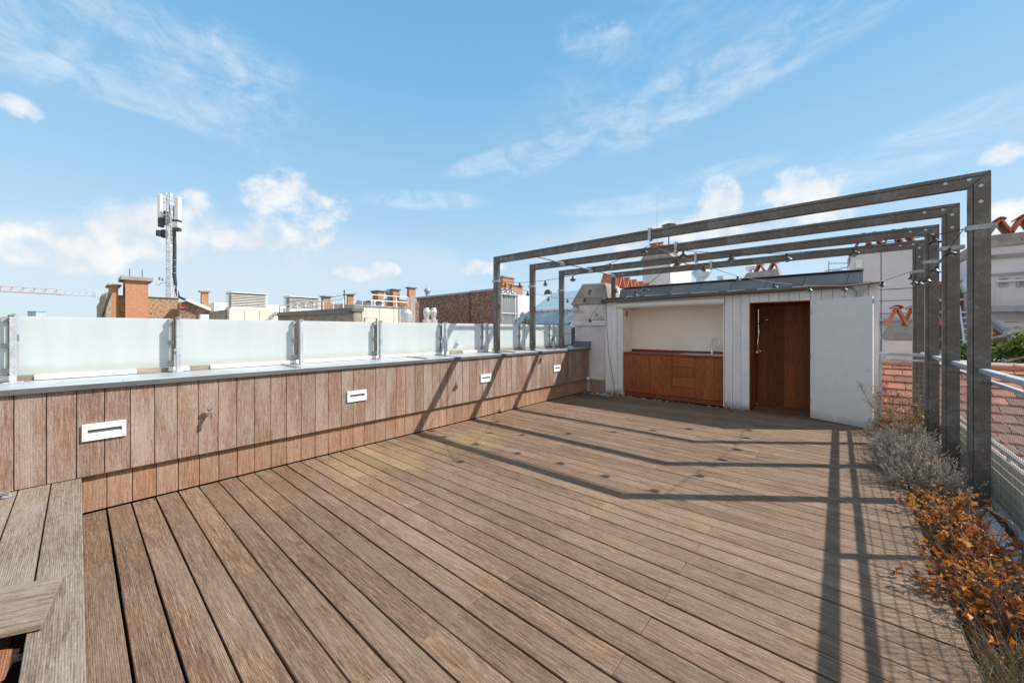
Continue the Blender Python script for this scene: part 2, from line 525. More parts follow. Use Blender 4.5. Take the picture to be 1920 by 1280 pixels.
class MB:
    def __init__(s):
        s.v, s.f, s.t, s.sm = [], [], [], []

    def add(s, vs, fs, tone=.5, smooth=False):
        o = len(s.v)
        s.v += [Vector(p) for p in vs]
        for f in fs:
            s.f.append([i + o for i in f])
            s.t.append(tone)
            s.sm.append(smooth)
        return s

    def box(s, x0, x1, y0, y1, z0, z1, tone=.5):
        x0, x1 = min(x0, x1), max(x0, x1)
        y0, y1 = min(y0, y1), max(y0, y1)
        z0, z1 = min(z0, z1), max(z0, z1)
        return s.hexa([(x0, y0, z0), (x1, y0, z0), (x1, y1, z0), (x0, y1, z0), (x0, y0, z1), (x1, y0, z1), (x1, y1, z1), (x0, y1, z1)], tone)

    def hexa(s, p, tone=.5):
        return s.add(p, [(3, 2, 1, 0), (4, 5, 6, 7), (0, 1, 5, 4), (1, 2, 6, 5), (2, 3, 7, 6), (3, 0, 4, 7)], tone)

    def bar(s, p, q, wd, ht, up=(0, 0, 1), tone=.5):
        p, q = Vector(p), Vector(q)
        d = (q - p).normalized()
        u = Vector(up)
        a = d.cross(u)
        if a.length < 1e-4:
            a = d.cross(Vector((1, 0, 0)))
        a.normalize()
        b = a.cross(d)
        a, b = a * wd / 2, b * ht / 2
        return s.hexa([p - a - b, p + a - b, q + a - b, q - a - b, p - a + b, p + a + b, q + a + b, q - a + b], tone)

    def tube(s, pts, r, n=6, tone=.5, caps=True):
        pts = [Vector(p) for p in pts]
        rr = r if isinstance(r, (list, tuple)) else [r] * len(pts)
        vs, fs = [], []
        ref = None
        for i, p in enumerate(pts):
            d = (pts[min(i + 1, len(pts) - 1)] - pts[max(i - 1, 0)]).normalized()
            if ref is None:
                ref = d.cross(Vector((0, 0, 1)))
                if ref.length < 1e-3:
                    ref = d.cross(Vector((1, 0, 0)))
            ref = (ref - d * ref.dot(d)).normalized()
            b = d.cross(ref)
            for k in range(n):
                a = 2 * math.pi * k / n
                vs.append(p + (ref * math.cos(a) + b * math.sin(a)) * rr[i])
        for i in range(len(pts) - 1):
            for k in range(n):
                k2 = (k + 1) % n
                fs.append((i * n + k, i * n + k2, i * n + n + k2, i * n + n + k))
        if caps:
            fs.append(tuple(range(n))[::-1])
            fs.append(tuple((len(pts) - 1) * n + k for k in range(n)))
        return s.add(vs, fs, tone, n > 5)

    def lathe(s, prof, c=(0, 0, 0), n=14, tone=.5, axis='z'):
        vs, fs = [], []
        for (r, z) in prof:
            for k in range(n):
                a = 2 * math.pi * k / n
                x, y = r * math.cos(a), r * math.sin(a)
                vs.append(Vector(c) + (Vector((x, y, z)) if axis == 'z' else Vector((z, x, y)) if axis == 'x' else Vector((y, z, x))))
        for i in range(len(prof) - 1):
            for k in range(n):
                k2 = (k + 1) % n
                fs.append((i * n + k, i * n + k2, i * n + n + k2, i * n + n + k))
        if prof[0][0] > 1e-4:
            fs.append(tuple(range(n))[::-1])
        if prof[-1][0] > 1e-4:
            fs.append(tuple((len(prof) - 1) * n + k for k in range(n)))
        return s.add(vs, fs, tone, True)

    def prism(s, poly, ax, a, b, tone=.5):
        """poly: list of 2-D points; ax: extrusion axis; the two coordinates fill the remaining axes in order"""
        n = len(poly)

        def pt(p, t):
            return (t, p[0], p[1]) if ax == 0 else (p[0], t, p[1]) if ax == 1 else (p[0], p[1], t)
        vs = [pt(p, a) for p in poly] + [pt(p, b) for p in poly]
        fs = [tuple(range(n))[::-1], tuple(range(n, 2 * n))] + [(i, (i + 1) % n, n + (i + 1) % n, n + i) for i in range(n)]
        return s.add(vs, fs, tone)

    def quad(s, a, b, c, d, tone=.5):
        return s.add([a, b, c, d], [(0, 1, 2, 3)], tone)

    def build(s, name, mat, parent=None, bevel=0.0, kind=None):
        me = bpy.data.meshes.new(name)
        off = WL.get(parent.name, Vector()) if parent else Vector()
        me.from_pydata([p - off for p in s.v], [], s.f)
        at_ = me.attributes.new('tone', 'FLOAT', 'FACE')
        at_.data.foreach_set('value', s.t)
        me.polygons.foreach_set('use_smooth', s.sm)
        import bmesh
        bm = bmesh.new()
        bm.from_mesh(me)
        bmesh.ops.recalc_face_normals(bm, faces=bm.faces)
        bm.to_mesh(me)
        bm.free()
        me.materials.append(M[mat])
        o = bpy.data.objects.new(name, me)
        COL.objects.link(o)
        if parent:
            o.parent = parent
            WL[o.name] = off
        else:
            WL[o.name] = Vector()
        if any(s.sm) and hasattr(me, 'set_sharp_from_angle'):
            me.set_sharp_from_angle(angle=math.radians(40))
        if bevel:
            b = o.modifiers.new('bevel', 'BEVEL')
            b.width = bevel
            b.segments = 1
            b.limit_method = 'ANGLE'
        if kind:
            o['kind'] = kind
        return o


def thing(name, label, cat, loc=(0, 0, 0), group=None):
    o = bpy.data.objects.new(name, None)
    o.empty_display_size = .1
    COL.objects.link(o)
    o.location = loc
    WL[o.name] = Vector(loc)
    o['label'] = label
    o['category'] = cat
    if group:
        o['group'] = group
    return o


def tag(o, label, cat, group=None):
    o['label'] = label
    o['category'] = cat
    if group:
        o['group'] = group
    return o


# ================================================================== setting
MB().quad((-3000, -3000, -20), (3000, -3000, -20), (3000, 3000, -20), (-3000, 3000, -20)).build('ground', 'ground', kind='structure')

# deck boards, joints staggered as in the photo, one sheet of boards over a dark void
PITCH, Y0 = .151, .004
XL, XR = -4.632, .465
m = MB()


def board(x0, x1, y0, y1, z, th=.024):
    dz = U(-.0012, .0012)
    dy = U(-.0016, .0016)
    dy2 = U(-.0016, .0016)
    t = R()
    m.hexa([(x0, y0 + dy, z - th), (x1, y0 + dy2, z - th), (x1, y1 + dy2, z - th), (x0, y1 + dy, z - th),
            (x0, y0 + dy, z + dz), (x1, y0 + dy2, z + dz), (x1, y1 + dy2, z + dz), (x0, y1 + dy, z + dz)], t)


for k in range(0, 60):
    y0 = Y0 + k * PITCH
    y1 = y0 + PITCH
    if k == 0:
        y0 = .020
    if y0 > 9.03:
        break
    g = U(.0040, .0074)
    if k == 1:
        g = .010
    js = [-3.525, -1.515] if k % 2 == 1 else [-2.745, -.735]
    if k < 3:
        js = [-3.52 + .4 * (k % 2), -1.9 + .5 * k]
    left, right = XL, XR
    if y0 > 8.08:
        left, right = -1.236, -.365           # boards run on into the shower
        js = [-.735] if k % 2 else []
    xs = [left] + [j + U(-.012, .012) for j in js] + [right]
    for a, b_ in zip(xs, xs[1:]):
        board(a + .0012, b_ - .0012, y0 + g, y1 - g * .55, 0)
m.build('deck', 'deck', bevel=.0025, kind='structure')
MB().box(-4.66, .46, -1.5, 9.3, -.3, -.055).build('deck_substructure', 'black', kind='structure')

# ------------------------------------------------------------------ our building below
b = thing('terrace_building', 'pale building carrying the wooden roof terrace', 'building', (-2, 4, -20))
MB().box(-5.75, 1.10, -6, 9.9, -20, -.32).build('wall', 'facade', b)

# ------------------------------------------------------------------ parapet wall
pw = thing('parapet_wall', 'long low parapet wall clad in vertical reddish boards under a zinc cap', 'wall', (-4.8, 4, 0))
m = MB()
y = -.006 - PITCH * 12
while y < 8.12:
    y2 = min(y + PITCH, 8.135)
    if y2 - y > .03:
        m.box(-4.612, -4.585 + U(-.0012, .0012), y + .0022, y2 - .0022, .316 + U(-.001, .001), 1.032, R())
    y += PITCH
m.build('upper_cladding', 'clad', pw, bevel=.002)
m = MB()
y = .010
while y < 8.12:
    y2 = min(y + PITCH, 8.135)
    if y2 - y > .03:
        m.box(-4.660, -4.634 + U(-.001, .001), y + .0022, y2 - .0022, .012, .36, R())
    y += PITCH
m.build('lower_cladding', 'clad2', pw, bevel=.002)
MB().box(-5.35, -4.664, -3, 8.16, -.3, 1.025).build('core', 'black', pw)
m = MB()
m.hexa([(-5.24, -3, 1.036), (-4.56, -3, 1.034), (-4.56, 8.2, 1.034), (-5.24, 8.2, 1.036), (-5.24, -3, 1.076), (-4.56, -3, 1.068), (-4.56, 8.2, 1.068), (-5.24, 8.2, 1.076)])
cap = m.build('cap', 'zinc', pw, bevel=.004)
MB().box(-4.5595, -4.553, -3, 8.2, 1.022, 1.062).build('drip_edge', 'zincedge', pw)
for yy in (1.60, 3.35, 5.35, 6.75):
    MB().hexa([(-5.22, yy, 1.074), (-4.575, yy, 1.066), (-4.575, yy + .05, 1.066), (-5.22, yy + .05, 1.074),
               (-5.22, yy + .008, 1.096), (-4.575, yy + .008, 1.088), (-4.575, yy + .042, 1.088), (-5.22, yy + .042, 1.096)]).build('welt', 'galvdull', cap)
m = MB()
m.box(-4.98, -4.56, 8.05, 8.19, 1.07, 1.20)
m.box(-5.0, -4.545, 8.04, 8.195, 1.2005, 1.216)
m.build('upstand', 'zincdark', pw, bevel=.003)
MB().box(-4.60, -4.55, 8.03, 8.12, .30, .36).build('junction_box', 'lightpl', pw, bevel=.006)

# white strip under the glass
wk = thing('kerb_strip', 'white kerb strip with short grey gaps right under the frosted glass', 'kerb', (-5.1, 2, 1.07))
for a, b_ in ((-3, -.36), (-.24, .37), (.60, .76), (.93, 4.20), (4.52, 5.25)):
    MB().box(-5.13, -5.075, a, b_, 1.078, 1.122, R()).build('white_strip', 'trim', wk, bevel=.006)
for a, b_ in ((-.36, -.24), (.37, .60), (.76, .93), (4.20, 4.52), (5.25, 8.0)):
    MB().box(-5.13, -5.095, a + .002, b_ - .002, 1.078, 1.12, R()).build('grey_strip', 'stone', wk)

# ------------------------------------------------------------------ frosted glass balustrade
gb = thing('glass_balustrade', 'balustrade of frosted glass panels between galvanised posts on the parapet', 'balustrade', (-5.05, 3, 1.07))
PX = -4.97
posts = [onX(c_, 600, PX).y for c_ in (24, 335, 566, 715.5, 837.5, 915, 984, 1040)]
for i, yy in enumerate([posts[0] - 1.12] + posts):
    m = MB()
    wv = .017
    m.box(PX - .055, PX, yy - wv, yy + wv, 1.072, 1.622)
    m.box(PX - .10, PX + .02, yy - .05, yy + .05, 1.0735, 1.08)
    p = m.build('post', 'galv', gb, bevel=.002)
    MB().box(PX - .07, PX + .012, yy - .008, yy + .012, 1.615, 1.63).build('post_cap', 'galvdull', p)
ends = [posts[0] - 1.12] + posts + [8.21]
for i in range(len(ends) - 1):
    a, b_ = ends[i] + .022, ends[i + 1] - .022
    g = MB().box(-5.122, -5.110, a, b_, 1.125, 1.612, R()).build('glass_panel', 'frost', gb)
    for zz in (1.165, 1.37, 1.585):
        for yy in ((b_ - .03,) if i < len(ends) - 2 else ()):
            mm = MB()
            mm.box(-5.109, -5.060, yy - .012, yy + .028, zz - .02, zz + .02)
            mm.lathe([(.009, 0), (.011, .01), (.0, .012)], (-5.083, yy + .008, zz), 8, axis='x')
            mm.build('clamp', 'galvdull', g)
    if i < len(ends) - 2:
        MB().box(-5.1085, -5.095, b_ - .012, b_ + .004, 1.12, 1.62).build('edge_strip', 'seam', g)

# ------------------------------------------------------------------ raised platform at the left
pf = thing('raised_platform', 'raised platform of weathered grey boards with a broken open corner', 'platform', (-2, -.5, 0))
m = MB()
rows = [(.020, -.131), (-.137, -.285), (-.292, -.440), (-.447, -.595), (-.60, -.75)]
for i, (a, b_) in enumerate(rows):
    t = R()
    if i == 0:
        js = [XL + .05, -2.83, -1.2, .45]
    elif i == 1:
        js = [XL + .05, -2.62]
    elif i == 2:
        js = [XL + .05, -2.9]
    else:
        js = [XL + .05, -2.5]
    for p, q in zip(js, js[1:]):
        m.box(p + .002, q - .002, b_, a, .291, .315 + U(-.001, .001), R())
    if 0 < i:
        m.box(-1.7, .45, b_, a, .291, .315, R())
m.build('boards', 'plat', pf, bevel=.003)
m = MB()
m.box(XL + .05, .45, -.028, .012, .16, .288, .4)
m.box(XL + .05, .45, -.028, .012, .005, .152, .7)
m.build('riser', 'clad2', pf)
m = MB()
for xx in (-4.2, -3.0, -1.85, -.6):
    MB().box(xx - .03, xx + .03, -.9, -.035, .17, .289, R()).build('joist', 'sawn', pf)
MB().box(-2.98, -1.9, -.33, -.19, .09, .165).build('bearer', 'sawn', pf)
for xx, yy in ((-2.36, -.14), (-2.16, -.155)):
    m = MB()
    m.box(xx, xx + .03, yy - .02, yy + .008, .255, .262)
    m.lathe([(.009, 0), (.009, .008), (0, .010)], (xx + .015, yy - .008, .262), 8)
    m.build('fixing_clip', 'zincedge', pf)
pl_ = MB()
z1 = .262
pl_.hexa([onZ(px, py, z1 - .02) for px, py in ((-70, 1222), (40, 1214), (6, 1276), (-70, 1290))] + [onZ(px, py, z1) for px, py in ((-70, 1222), (40, 1214), (6, 1276), (-70, 1290))], .9)
pl_.build('broken_board', 'sawn', pf, bevel=.003)
# loose board, its grain along its own length
zl = .345
ca, cb, cc_ = onZ(118, 1077, zl), onZ(79, 1169, zl), onZ(-150, 1216, zl)
e_ = (cb - cc_).normalized()
n_ = Vector((-e_.y, e_.x, 0))
lx, ly = (ca - cb).dot(e_), (ca - cb).dot(n_)
lp = MB()
lp.hexa([(-1.05, 0, -.022), (0, 0, -.022), (lx, ly, -.022), (-1.05, ly, -.022), (-1.05, 0, 0), (0, 0, 0), (lx, ly, 0), (-1.05, ly, 0)], .95)
lp = lp.build('loose_board', 'plat', bevel=.003)
lp.location = cb
lp.rotation_euler = (0, math.radians(-1.2), math.atan2(e_.y, e_.x))
tag(lp, 'loose short board lying askew on the raised platform', 'board')
m = MB()
c0 = onZ(14, 931, .318)
m.lathe([(.03, 0), (.03, .006), (.022, .012), (0, .014)], c0, 12)
m.bar(c0 + Vector((0, 0, .008)), c0 + Vector((-.12, -.05, .010)), .03, .010)
m.tube([c0 + Vector((.02, .01, .012)), c0 + Vector((.02, .01, .03)), c0 + Vector((-.05, -.02, .032))], .006, 6)
tag(m.build('floor_latch', 'galvdull'), 'small grey metal latch lying on the raised platform by the wall', 'latch')

# ------------------------------------------------------------------ recessed wall lights
LAB = ['large white recessed wall light nearest the raised platform', 'white recessed wall light to the right of the garden tap',
       'white recessed wall light between two pergola post shadows', 'white recessed wall light beside the dark far corner of the wall']
for i, (a, b_) in enumerate(((.022, .270), (2.176, 2.424), (4.465, 4.715), (6.628, 6.882))):
    z0, z1 = .605, .738
    t = thing('wall_light', LAB[i], 'wall light', (-4.58, (a + b_) / 2, .67), 'wall lights in the parapet cladding')
    ia, ib, iz0, iz1 = a + .03, b_ - .025, .648, .692
    m = MB()
    x0, x1 = -4.584, -4.564
    m.box(x0, x1, a, b_, iz1, z1)
    m.box(x0, x1, a, b_, z0, iz0)
    m.box(x0, x1, a, ia, iz0, iz1)
    m.box(x0, x1, ib, b_, iz0, iz1)
    m.hexa([(x0, ia, iz0), (x1 + .001, ia, iz0 + .001), (x1 + .001, ib, iz0 + .001), (x0, ib, iz0), (x0, ia, iz0 + .014), (x1 + .001, ia, iz0 + .003), (x1 + .001, ib, iz0 + .003), (x0, ib, iz0 + .014)])
    m.build('housing', 'lightpl', t)
    MB().box(-4.5838, -4.581, ia, ib, iz0, iz1).build('slot', 'ventdark', t)
    for yy in (a + .014, b_ - .014):
        for zz in (z0 + .014, z1 - .014):
            MB().lathe([(.005, 0), (.005, .002), (0, .003)], (x1, yy, zz), 8, axis='x').build('screw', 'galvdull', t)

# ------------------------------------------------------------------ garden tap
t = thing('garden_tap', 'small chrome tap fixed to the cladding boards', 'tap', (-4.585, .825, .69))
m = MB()
m.lathe([(.026, 0), (.026, .006), (.013, .010), (.013, .05)], (-4.585, .825, .70), 14, axis='x')
m.tube([(-4.535, .825, .70), (-4.515, .825, .70), (-4.50, .825, .69), (-4.498, .825, .665), (-4.498, .825, .645)], [.015, .016, .016, .013, .013], 10)
m.lathe([(.016, 0), (.016, .014)], (-4.498, .825, .642), 10)
m.build('body', 'chrome', t)
MB().lathe([(.010, 0), (.010, .02), (.024, .024), (.026, .034), (.018, .044), (0, .046)], (-4.525, .825, .714), 12).build('handle', 'chrome', t)

# ------------------------------------------------------------------ pergola frames
FY = [5.10, 6.19, 7.28, 8.37]
FL = ['nearest and largest steel pergola frame', 'second steel pergola frame from the front', 'third steel pergola frame standing in front of the shed',
      'rearmost steel pergola frame standing over the shed roof']
TOP, WD = 2.862, .126
for i, y in enumerate(FY):
    t = thing('pergola_frame', FL[i], 'pergola', (0, y, 0), 'steel pergola frames across the deck')
    xr1, xr0 = .985, .859
    xl0, xl1 = (-4.885, -4.765) if i < 3 else (-4.115, -4.02)
    zb = 1.11 if i < 3 else 2.20
    zi = TOP - WD
    dp = .062
    e = .001

    def member(name, outer, inner, split, mat='beam'):
        """a post or beam: two strips of steel with a narrow seam between them; outer and inner are end pairs of its edges"""
        mm = MB()
        (a, b2), (c2, d2) = outer, inner

        def lerp(p, q, f):
            return (p[0] + (q[0] - p[0]) * f, p[1] + (q[1] - p[1]) * f)
        mm.prism([a, b2, lerp(b2, d2, split - .012), lerp(a, c2, split - .012)], 1, y, y + dp)
        mm.prism([lerp(a, c2, split + .012), lerp(b2, d2, split + .012), d2, c2], 1, y + .0015, y + dp - .001)
        mm.prism([lerp(a, c2, split - .02), lerp(b2, d2, split - .02), lerp(b2, d2, split + .02), lerp(a, c2, split + .02)], 1, y + .006, y + dp - .006)
        return mm.build(name, mat, t, bevel=.0025)
    pr = member('post', ((xr1, -.35), (xr1, TOP - e)), ((xr0, -.35), (xr0, zi - e)), .78)
    pl = member('post', ((xl0, zb), (xl0, TOP - e)), ((xl1, zb), (xl1, zi - e)), .75)
    bm_ = member('beam', ((xl0 + e, TOP), (xr1 - e, TOP)), ((xl1 + e, zi), (xr0 - e, zi)), .28)
    if i < 3:
        m = MB()
        m.box(xl0 + .02, xl1 - .012, y + .008, y + dp - .006, 1.07, 1.112)
        m.box(xl0 - .03, xl1 + .03, y - .03, y + .09, 1.073, 1.08)
        m.build('foot', 'zincdark', pl)
        MB().lathe([(.011, 0), (.011, .004), (0, .006)], (xl0 + .06, y - .006, 1.24), 10, axis='y').build('bolt', 'galv', pl)
    for (xx, zz, par) in ((.725, TOP - .056, bm_), (.862, TOP - .055, bm_), (.928, TOP - .122, pr), (.928, TOP - .258, pr), (xl1 + .08, TOP - .06, bm_), (xl1 + .2, TOP - .06, bm_)):
        MB().lathe([(.014, .0), (.014, -.003), (.008, -.0035), (.008, -.007), (0, -.008)], (xx, y - .0005, zz), 12, axis='y').build('bolt', 'galv', par)
    # clamp straps that carry the light strings
    zc = 2.385
    m = MB()
    m.box(xr0 - .012, xr1 + .035, y - .005, y - .001, zc - .020, zc + .022)
    m.box(xr0 - .012, xr1 + .035, y + dp + .001, y + dp + .005, zc - .020, zc + .022)
    m.box(xr0 - .012, xr0 - .004, y - .001, y + dp + .001, zc - .020, zc + .022)
    m.lathe([(.012, -.014), (.012, -.006)], (xr1 + .022, y, zc + .002), 8, axis='y')
    m.tube([(xr0 - .012, y - .002, zc), (xr0 - .035, y - .002, zc - .004)], .006, 6)
    m.build('strap', 'galvdull', pr)
    if i < 3:
        m = MB()
        m.box(xl0 - .03, xl1 + .012, y - .005, y - .001, zc, zc + .036)
        m.box(xl1 + .004, xl1 + .012, y - .001, y + dp + .001, zc, zc + .036)
        m.box(xl0 - .03, xl1 + .012, y + dp + .001, y + dp + .005, zc, zc + .036)
        m.build('strap', 'galvdull', pl)
    # mid-span bracket with hook
    m = MB()
    m.box(-1.965, -1.925, y - .006, y - .001, zi - .02, TOP + .02)
    m.box(-1.965, -1.925, y + dp + .001, y + dp + .006, zi - .02, TOP + .02)
    m.box(-1.965, -1.925, y - .006, y + dp + .006, TOP + .0205, TOP + .025)
    m.tube([(-1.945, y + .01, zi - .02), (-1.945, y, zi - .07), (-1.935, y, zi - .085), (-1.925, y, zi - .07)], .005, 6)
    m.build('hook_bracket', 'galv', bm_)
    if i < 3:
        m = MB()
        m.box(-4.06, -4.005, y + dp + .001, FY[i + 1] - .001, 2.785, 2.80)
        m.build('tie_bar', 'galv', t)
        MB().box(-4.08, -3.985, FY[i + 1] - .045, FY[i + 1] - .002, 2.742, 2.7845).build('tie_bracket', 'galv', t)

# ------------------------------------------------------------------ light strings
sh = MB()
sh.lathe([(.006, 0), (.014, -.004), (.016, -.03), (.012, -.036), (.020, -.044), (.034, -.060), (.051, -.072), (.053, -.078), (.048, -.078), (.030, -.064), (.014, -.05), (0, -.048)], n=16)
bl = MB()
bl.lathe([(.009, -.050), (.013, -.060), (.023, -.080), (.024, -.093), (.015, -.106), (0, -.109)], n=12)


def light_string(label, pts, lamps, sag_end=True):
    t = thing('light_string', label, 'string lights', tuple(pts[0]), 'strings of cone lamps hung from the pergola')
    MB().tube(pts, .0038, 5).build('cable', 'cable', t)
    for p in lamps:
        if not hasattr(light_string, 'sh'):
            light_string.sh = sh.build('lamp_shade', 'lampblack')
            light_string.bl = bl.build('bulb', 'bulb')
            s_, b_ = light_string.sh, light_string.bl
        else:
            s_, b_ = light_string.sh.copy(), light_string.bl.copy()
            COL.objects.link(s_)
            COL.objects.link(b_)
        s_.parent = t
        s_.location = Vector(p) - Vector(pts[0])
        s_.scale = (.9, .9, .9)
        s_.rotation_euler = (U(-.22, .22), U(-.22, .22), U(0, 6))
        b_.parent = s_
    return t


HOOK = Vector((-1.935, 5.10, 2.655))
A = [onY(px, py, 5.08) for px, py in ((974, 530), (1022, 526), (1074, 517), (1144, 494), (1210, 464))]
light_string('light string from the front left pergola post up to the middle of the front beam', [Vector((-4.75, 5.09, 2.40))] + A + [HOOK], A)
A = [onY(px, py, 5.08) for px, py in ((1281, 470), (1370, 476), (1475, 475), (1600, 464), (1751, 441))]
light_string('light string from the middle of the front beam to the front right post', [HOOK] + A + [Vector((.83, 5.10, 2.382))], A)
A = [onX(px, py, .84) for px, py in ((1780, 465), (1757, 498), (1742, 518), (1725, 524), (1714, 523), (1708, 514))]
light_string('light string sagging along the four right hand pergola posts', [Vector((.83, 5.10, 2.38))] + A + [Vector((.83, 8.36, 2.385))], A)


def along(px, py, p, q):
    """the point over the plan line p-q that is seen at a photo pixel"""
    r = ray(px, py)
    dx, dy = q.x - p.x, q.y - p.y
    tt = (p.x * dy - p.y * dx) / (r.x * dy - r.y * dx)
    return Vector((0, 0, EYE)) + r * tt


P4 = Vector((.83, 8.36, 2.385))
H2 = Vector((-1.935, 5.14, 2.65))
A = [along(px, py, H2, P4) for px, py in ((1318.7, 497), (1383, 518), (1451, 530), (1518.7, 536), (1585, 535.5), (1655.5, 527))]
light_string('light string from the middle hook across the shed front to the rear right post', [H2] + A + [P4], A)
S0 = Vector((-4.12, 8.12, 2.20))
A = [along(px, py, H2, S0) for px, py in ((1268, 485), (1212, 536), (1191, 546), (1174, 550.5), (1155.5, 541))]
light_string('light string from the middle hook down to the left corner of the shed', [H2] + A[:1] + [along(1240, 512, H2, S0)] + A[1:] + [S0], A)
A = [onX(px, py, -4.72) for px, py in ((947.7, 530), (989, 546), (1029, 556.5), (1063.5, 560), (1096.6, 559), (1124, 553.5))]
light_string('light string along the three left hand pergola posts to the chimney', [Vector((-4.74, 5.13, 2.40))] + A[:-1] + [S0 + Vector((-.06, -.04, .05))], A[:-1])
q1 = Vector((-4.72, 6.20, 1.53))
A = [along(px, py, S0, q1) for px, py in ((1129, 562), (1106.5, 597), (1077, 623), (1038, 631))]
light_string('low light string drooping from the shed corner to the second left post', [S0] + A + [q1], A)

# ------------------------------------------------------------------ garden shed
sd = thing('garden_shed', 'white boarded shed with an outdoor kitchen niche and an open shower door', 'shed', (-1.8, 8.15, 0))
YF = 8.15
m = MB()


def vboards(mm, x0, x1, z0, z1, y0, y1, n, gap=.0022):
    wv = (x1 - x0) / n
    for k in range(n):
        mm.box(x0 + k * wv + gap, x0 + (k + 1) * wv - gap, y0 + U(0, .0015), y1, z0, z1, R())


vboards(m, -4.150, -3.862, .01, 2.17, YF, YF + .022, 2)
m.build('front_boards', 'white', sd, bevel=.002)
m = MB()
vboards(m, -1.655, -1.245, .01, 2.17, YF, YF + .022, 3)
vboards(m, -1.245, -.358, 2.0, 2.17, YF, YF + .022, 6)
vboards(m, -.358, .36, .01, 2.19, YF, YF + .022, 5)
m.build('front_boards', 'white', sd, bevel=.002)
MB().box(.362, .476, YF - .004, YF + .026, .0, 2.215, .8).build('corner_board', 'white', sd, bevel=.002)
MB().box(-3.858, -3.738, YF + .01, YF + .10, .01, 2.0, .4).build('corner_post', 'white', sd, bevel=.004)
# carcass: inner walls, behind the boards
m = MB()
m.box(-4.14, -3.742, YF + .105, 9.38, .0, 2.16)
m.box(-1.65, -1.262, YF + .024, 9.38, .0, 2.16)
m.box(-.336, .47, YF + .028, 9.38, .0, 2.16)
m.box(-3.742, -1.65, 8.86, 9.38, .0, 2.16)
m.box(-1.262, -.336, 9.10, 9.38, .0, 2.16)
m.box(-3.742, -1.65, YF + .105, 8.86, 2.04, 2.16)
m.box(-1.262, -.336, YF + .024, 9.10, 2.03, 2.16)
m.build('carcass', 'plaster', sd)
m = MB()
m.box(-3.74, -1.652, 8.68, 8.70, .0, 2.03)
m.box(-3.74, -3.725, YF + .10, 8.68, .0, 2.03)
m.box(-1.667, -1.652, YF + .03, 8.68, .0, 2.03)
m.box(-3.725, -1.667, YF + .10, 8.68, 2.018, 2.03)
m.build('niche_lining', 'cream', sd)
m = MB()
vboards(m, -1.245, -.352, -.04, 2.02, 9.06, 9.085, 6, .0045)
for k in range(6):
    y = YF + .03 + k * .172
    m.box(-1.262, -1.240, y + .001, min(y + .170, 9.058), .02, 2.02, R())
    m.box(-.358, -.336, y + .001, min(y + .170, 9.058), .02, 2.02, R())
m.box(-1.238, -.36, YF + .002, 9.05, 1.985, 2.02, .6)
m.build('shower_lining', 'shower_wood', sd, bevel=.002)
MB().box(-3.7245, -3.712, 8.33, 8.40, 1.80, 1.93).build('switch', 'ventdark', sd, bevel=.004)
# roller shutter box over the niche
m = MB()
m.box(-3.86, -1.658, YF + .0, YF + .095, 2.06, 2.158)
m.lathe([(.078, 0), (.078, 2.21)], (-3.868, YF + .03, 2.055), 24, axis='x')
m.build('roller_shutter', 'shutter', sd)
m = MB()
m.box(-1.676, -1.659, YF - .006, YF + .03, .02, 1.97)
m.box(-3.737, -3.722, YF + .0, YF + .04, .02, 1.97)
m.build('shutter_rail', 'shutter', sd)
# roof, gutter, zinc band
m = MB()
m.box(-4.2, .47, YF - .02, 9.45, 2.222, 2.245)
m.build('roof', 'zincdark', sd)
m = MB()
m.hexa([(.26, 8.02, 2.222), (.49, 8.02, 2.225), (.49, 9.45, 2.225), (.26, 9.45, 2.222), (.26, 8.02, 2.238), (.49, 8.02, 2.241), (.49, 9.45, 2.253), (.26, 9.45, 2.253)])
m.build('roof_edge', 'gutter', sd)
m = MB()
x = -3.80
k = 0
while x < .29:
    x2 = min(x + .555, .30)
    la, lb = (0 if k == 0 else .06), (.056 if x2 < .29 else 0)
    k += 1
    m.hexa([(x + .002, YF - .02, 2.246), (x2 - .002, YF - .02, 2.246), (x2 - .002, 9.4, 2.246), (x + .002, 9.4, 2.246),
            (x + la, YF + .05, 2.43), (x2 + lb, YF + .05, 2.43), (x2 + lb, 9.4, 2.45), (x + la, 9.4, 2.45)], R())
    x = x2
m.box(-3.82, .31, YF + .02, 9.42, 2.451, 2.466, .9)
m.build('zinc_band', 'zincdark', sd, bevel=.003)
m = MB()
for a, b_ in ((-3.7, -3.3), (-3.2, -2.75), (-2.62, -2.3), (-2.25, -1.75), (-1.6, -1.3), (-1.12, -.8), (-.6, -.3)):  # pale broken pieces put the sunlit stretches of the edge into the shape
    MB().hexa([(a, YF - .055, 2.226), (b_, YF - .055, 2.230), (b_, YF - .022, 2.232), (a, YF - .022, 2.228), (a, YF - .05, 2.245), (b_, YF - .05, 2.236), (b_, YF - .023, 2.248), (a, YF - .023, 2.252)]).build('flashing', 'zinc', sd)
m = MB()
n = 12
prof = [(.055 * math.cos(math.pi * k / n), -.055 * math.sin(math.pi * k / n)) for k in range(n + 1)]
vs = []
for xx, zz in ((-4.2, 2.178), (.36, 2.222)):
    vs += [(xx, 8.075 + a, zz + b_) for a, b_ in prof]
    vs += [(xx, 8.075 + a * .88, zz + b_ * .88) for a, b_ in prof]
N = n + 1
fs = []
for k in range(n):
    fs.append((k, k + 1, 2 * N + k + 1, 2 * N + k))
    fs.append((N + k, 3 * N + k, 3 * N + k + 1, N + k + 1))
for e_ in (0, n):
    fs.append((e_, N + e_, 3 * N + e_, 2 * N + e_))
fs.append(tuple(range(N)))
fs.append(tuple(range(2 * N, 3 * N)))
m.add(vs, fs, .5, True)
m.tube([(-4.2, 8.02, 2.18), (.36, 8.02, 2.224)], .009, 6)
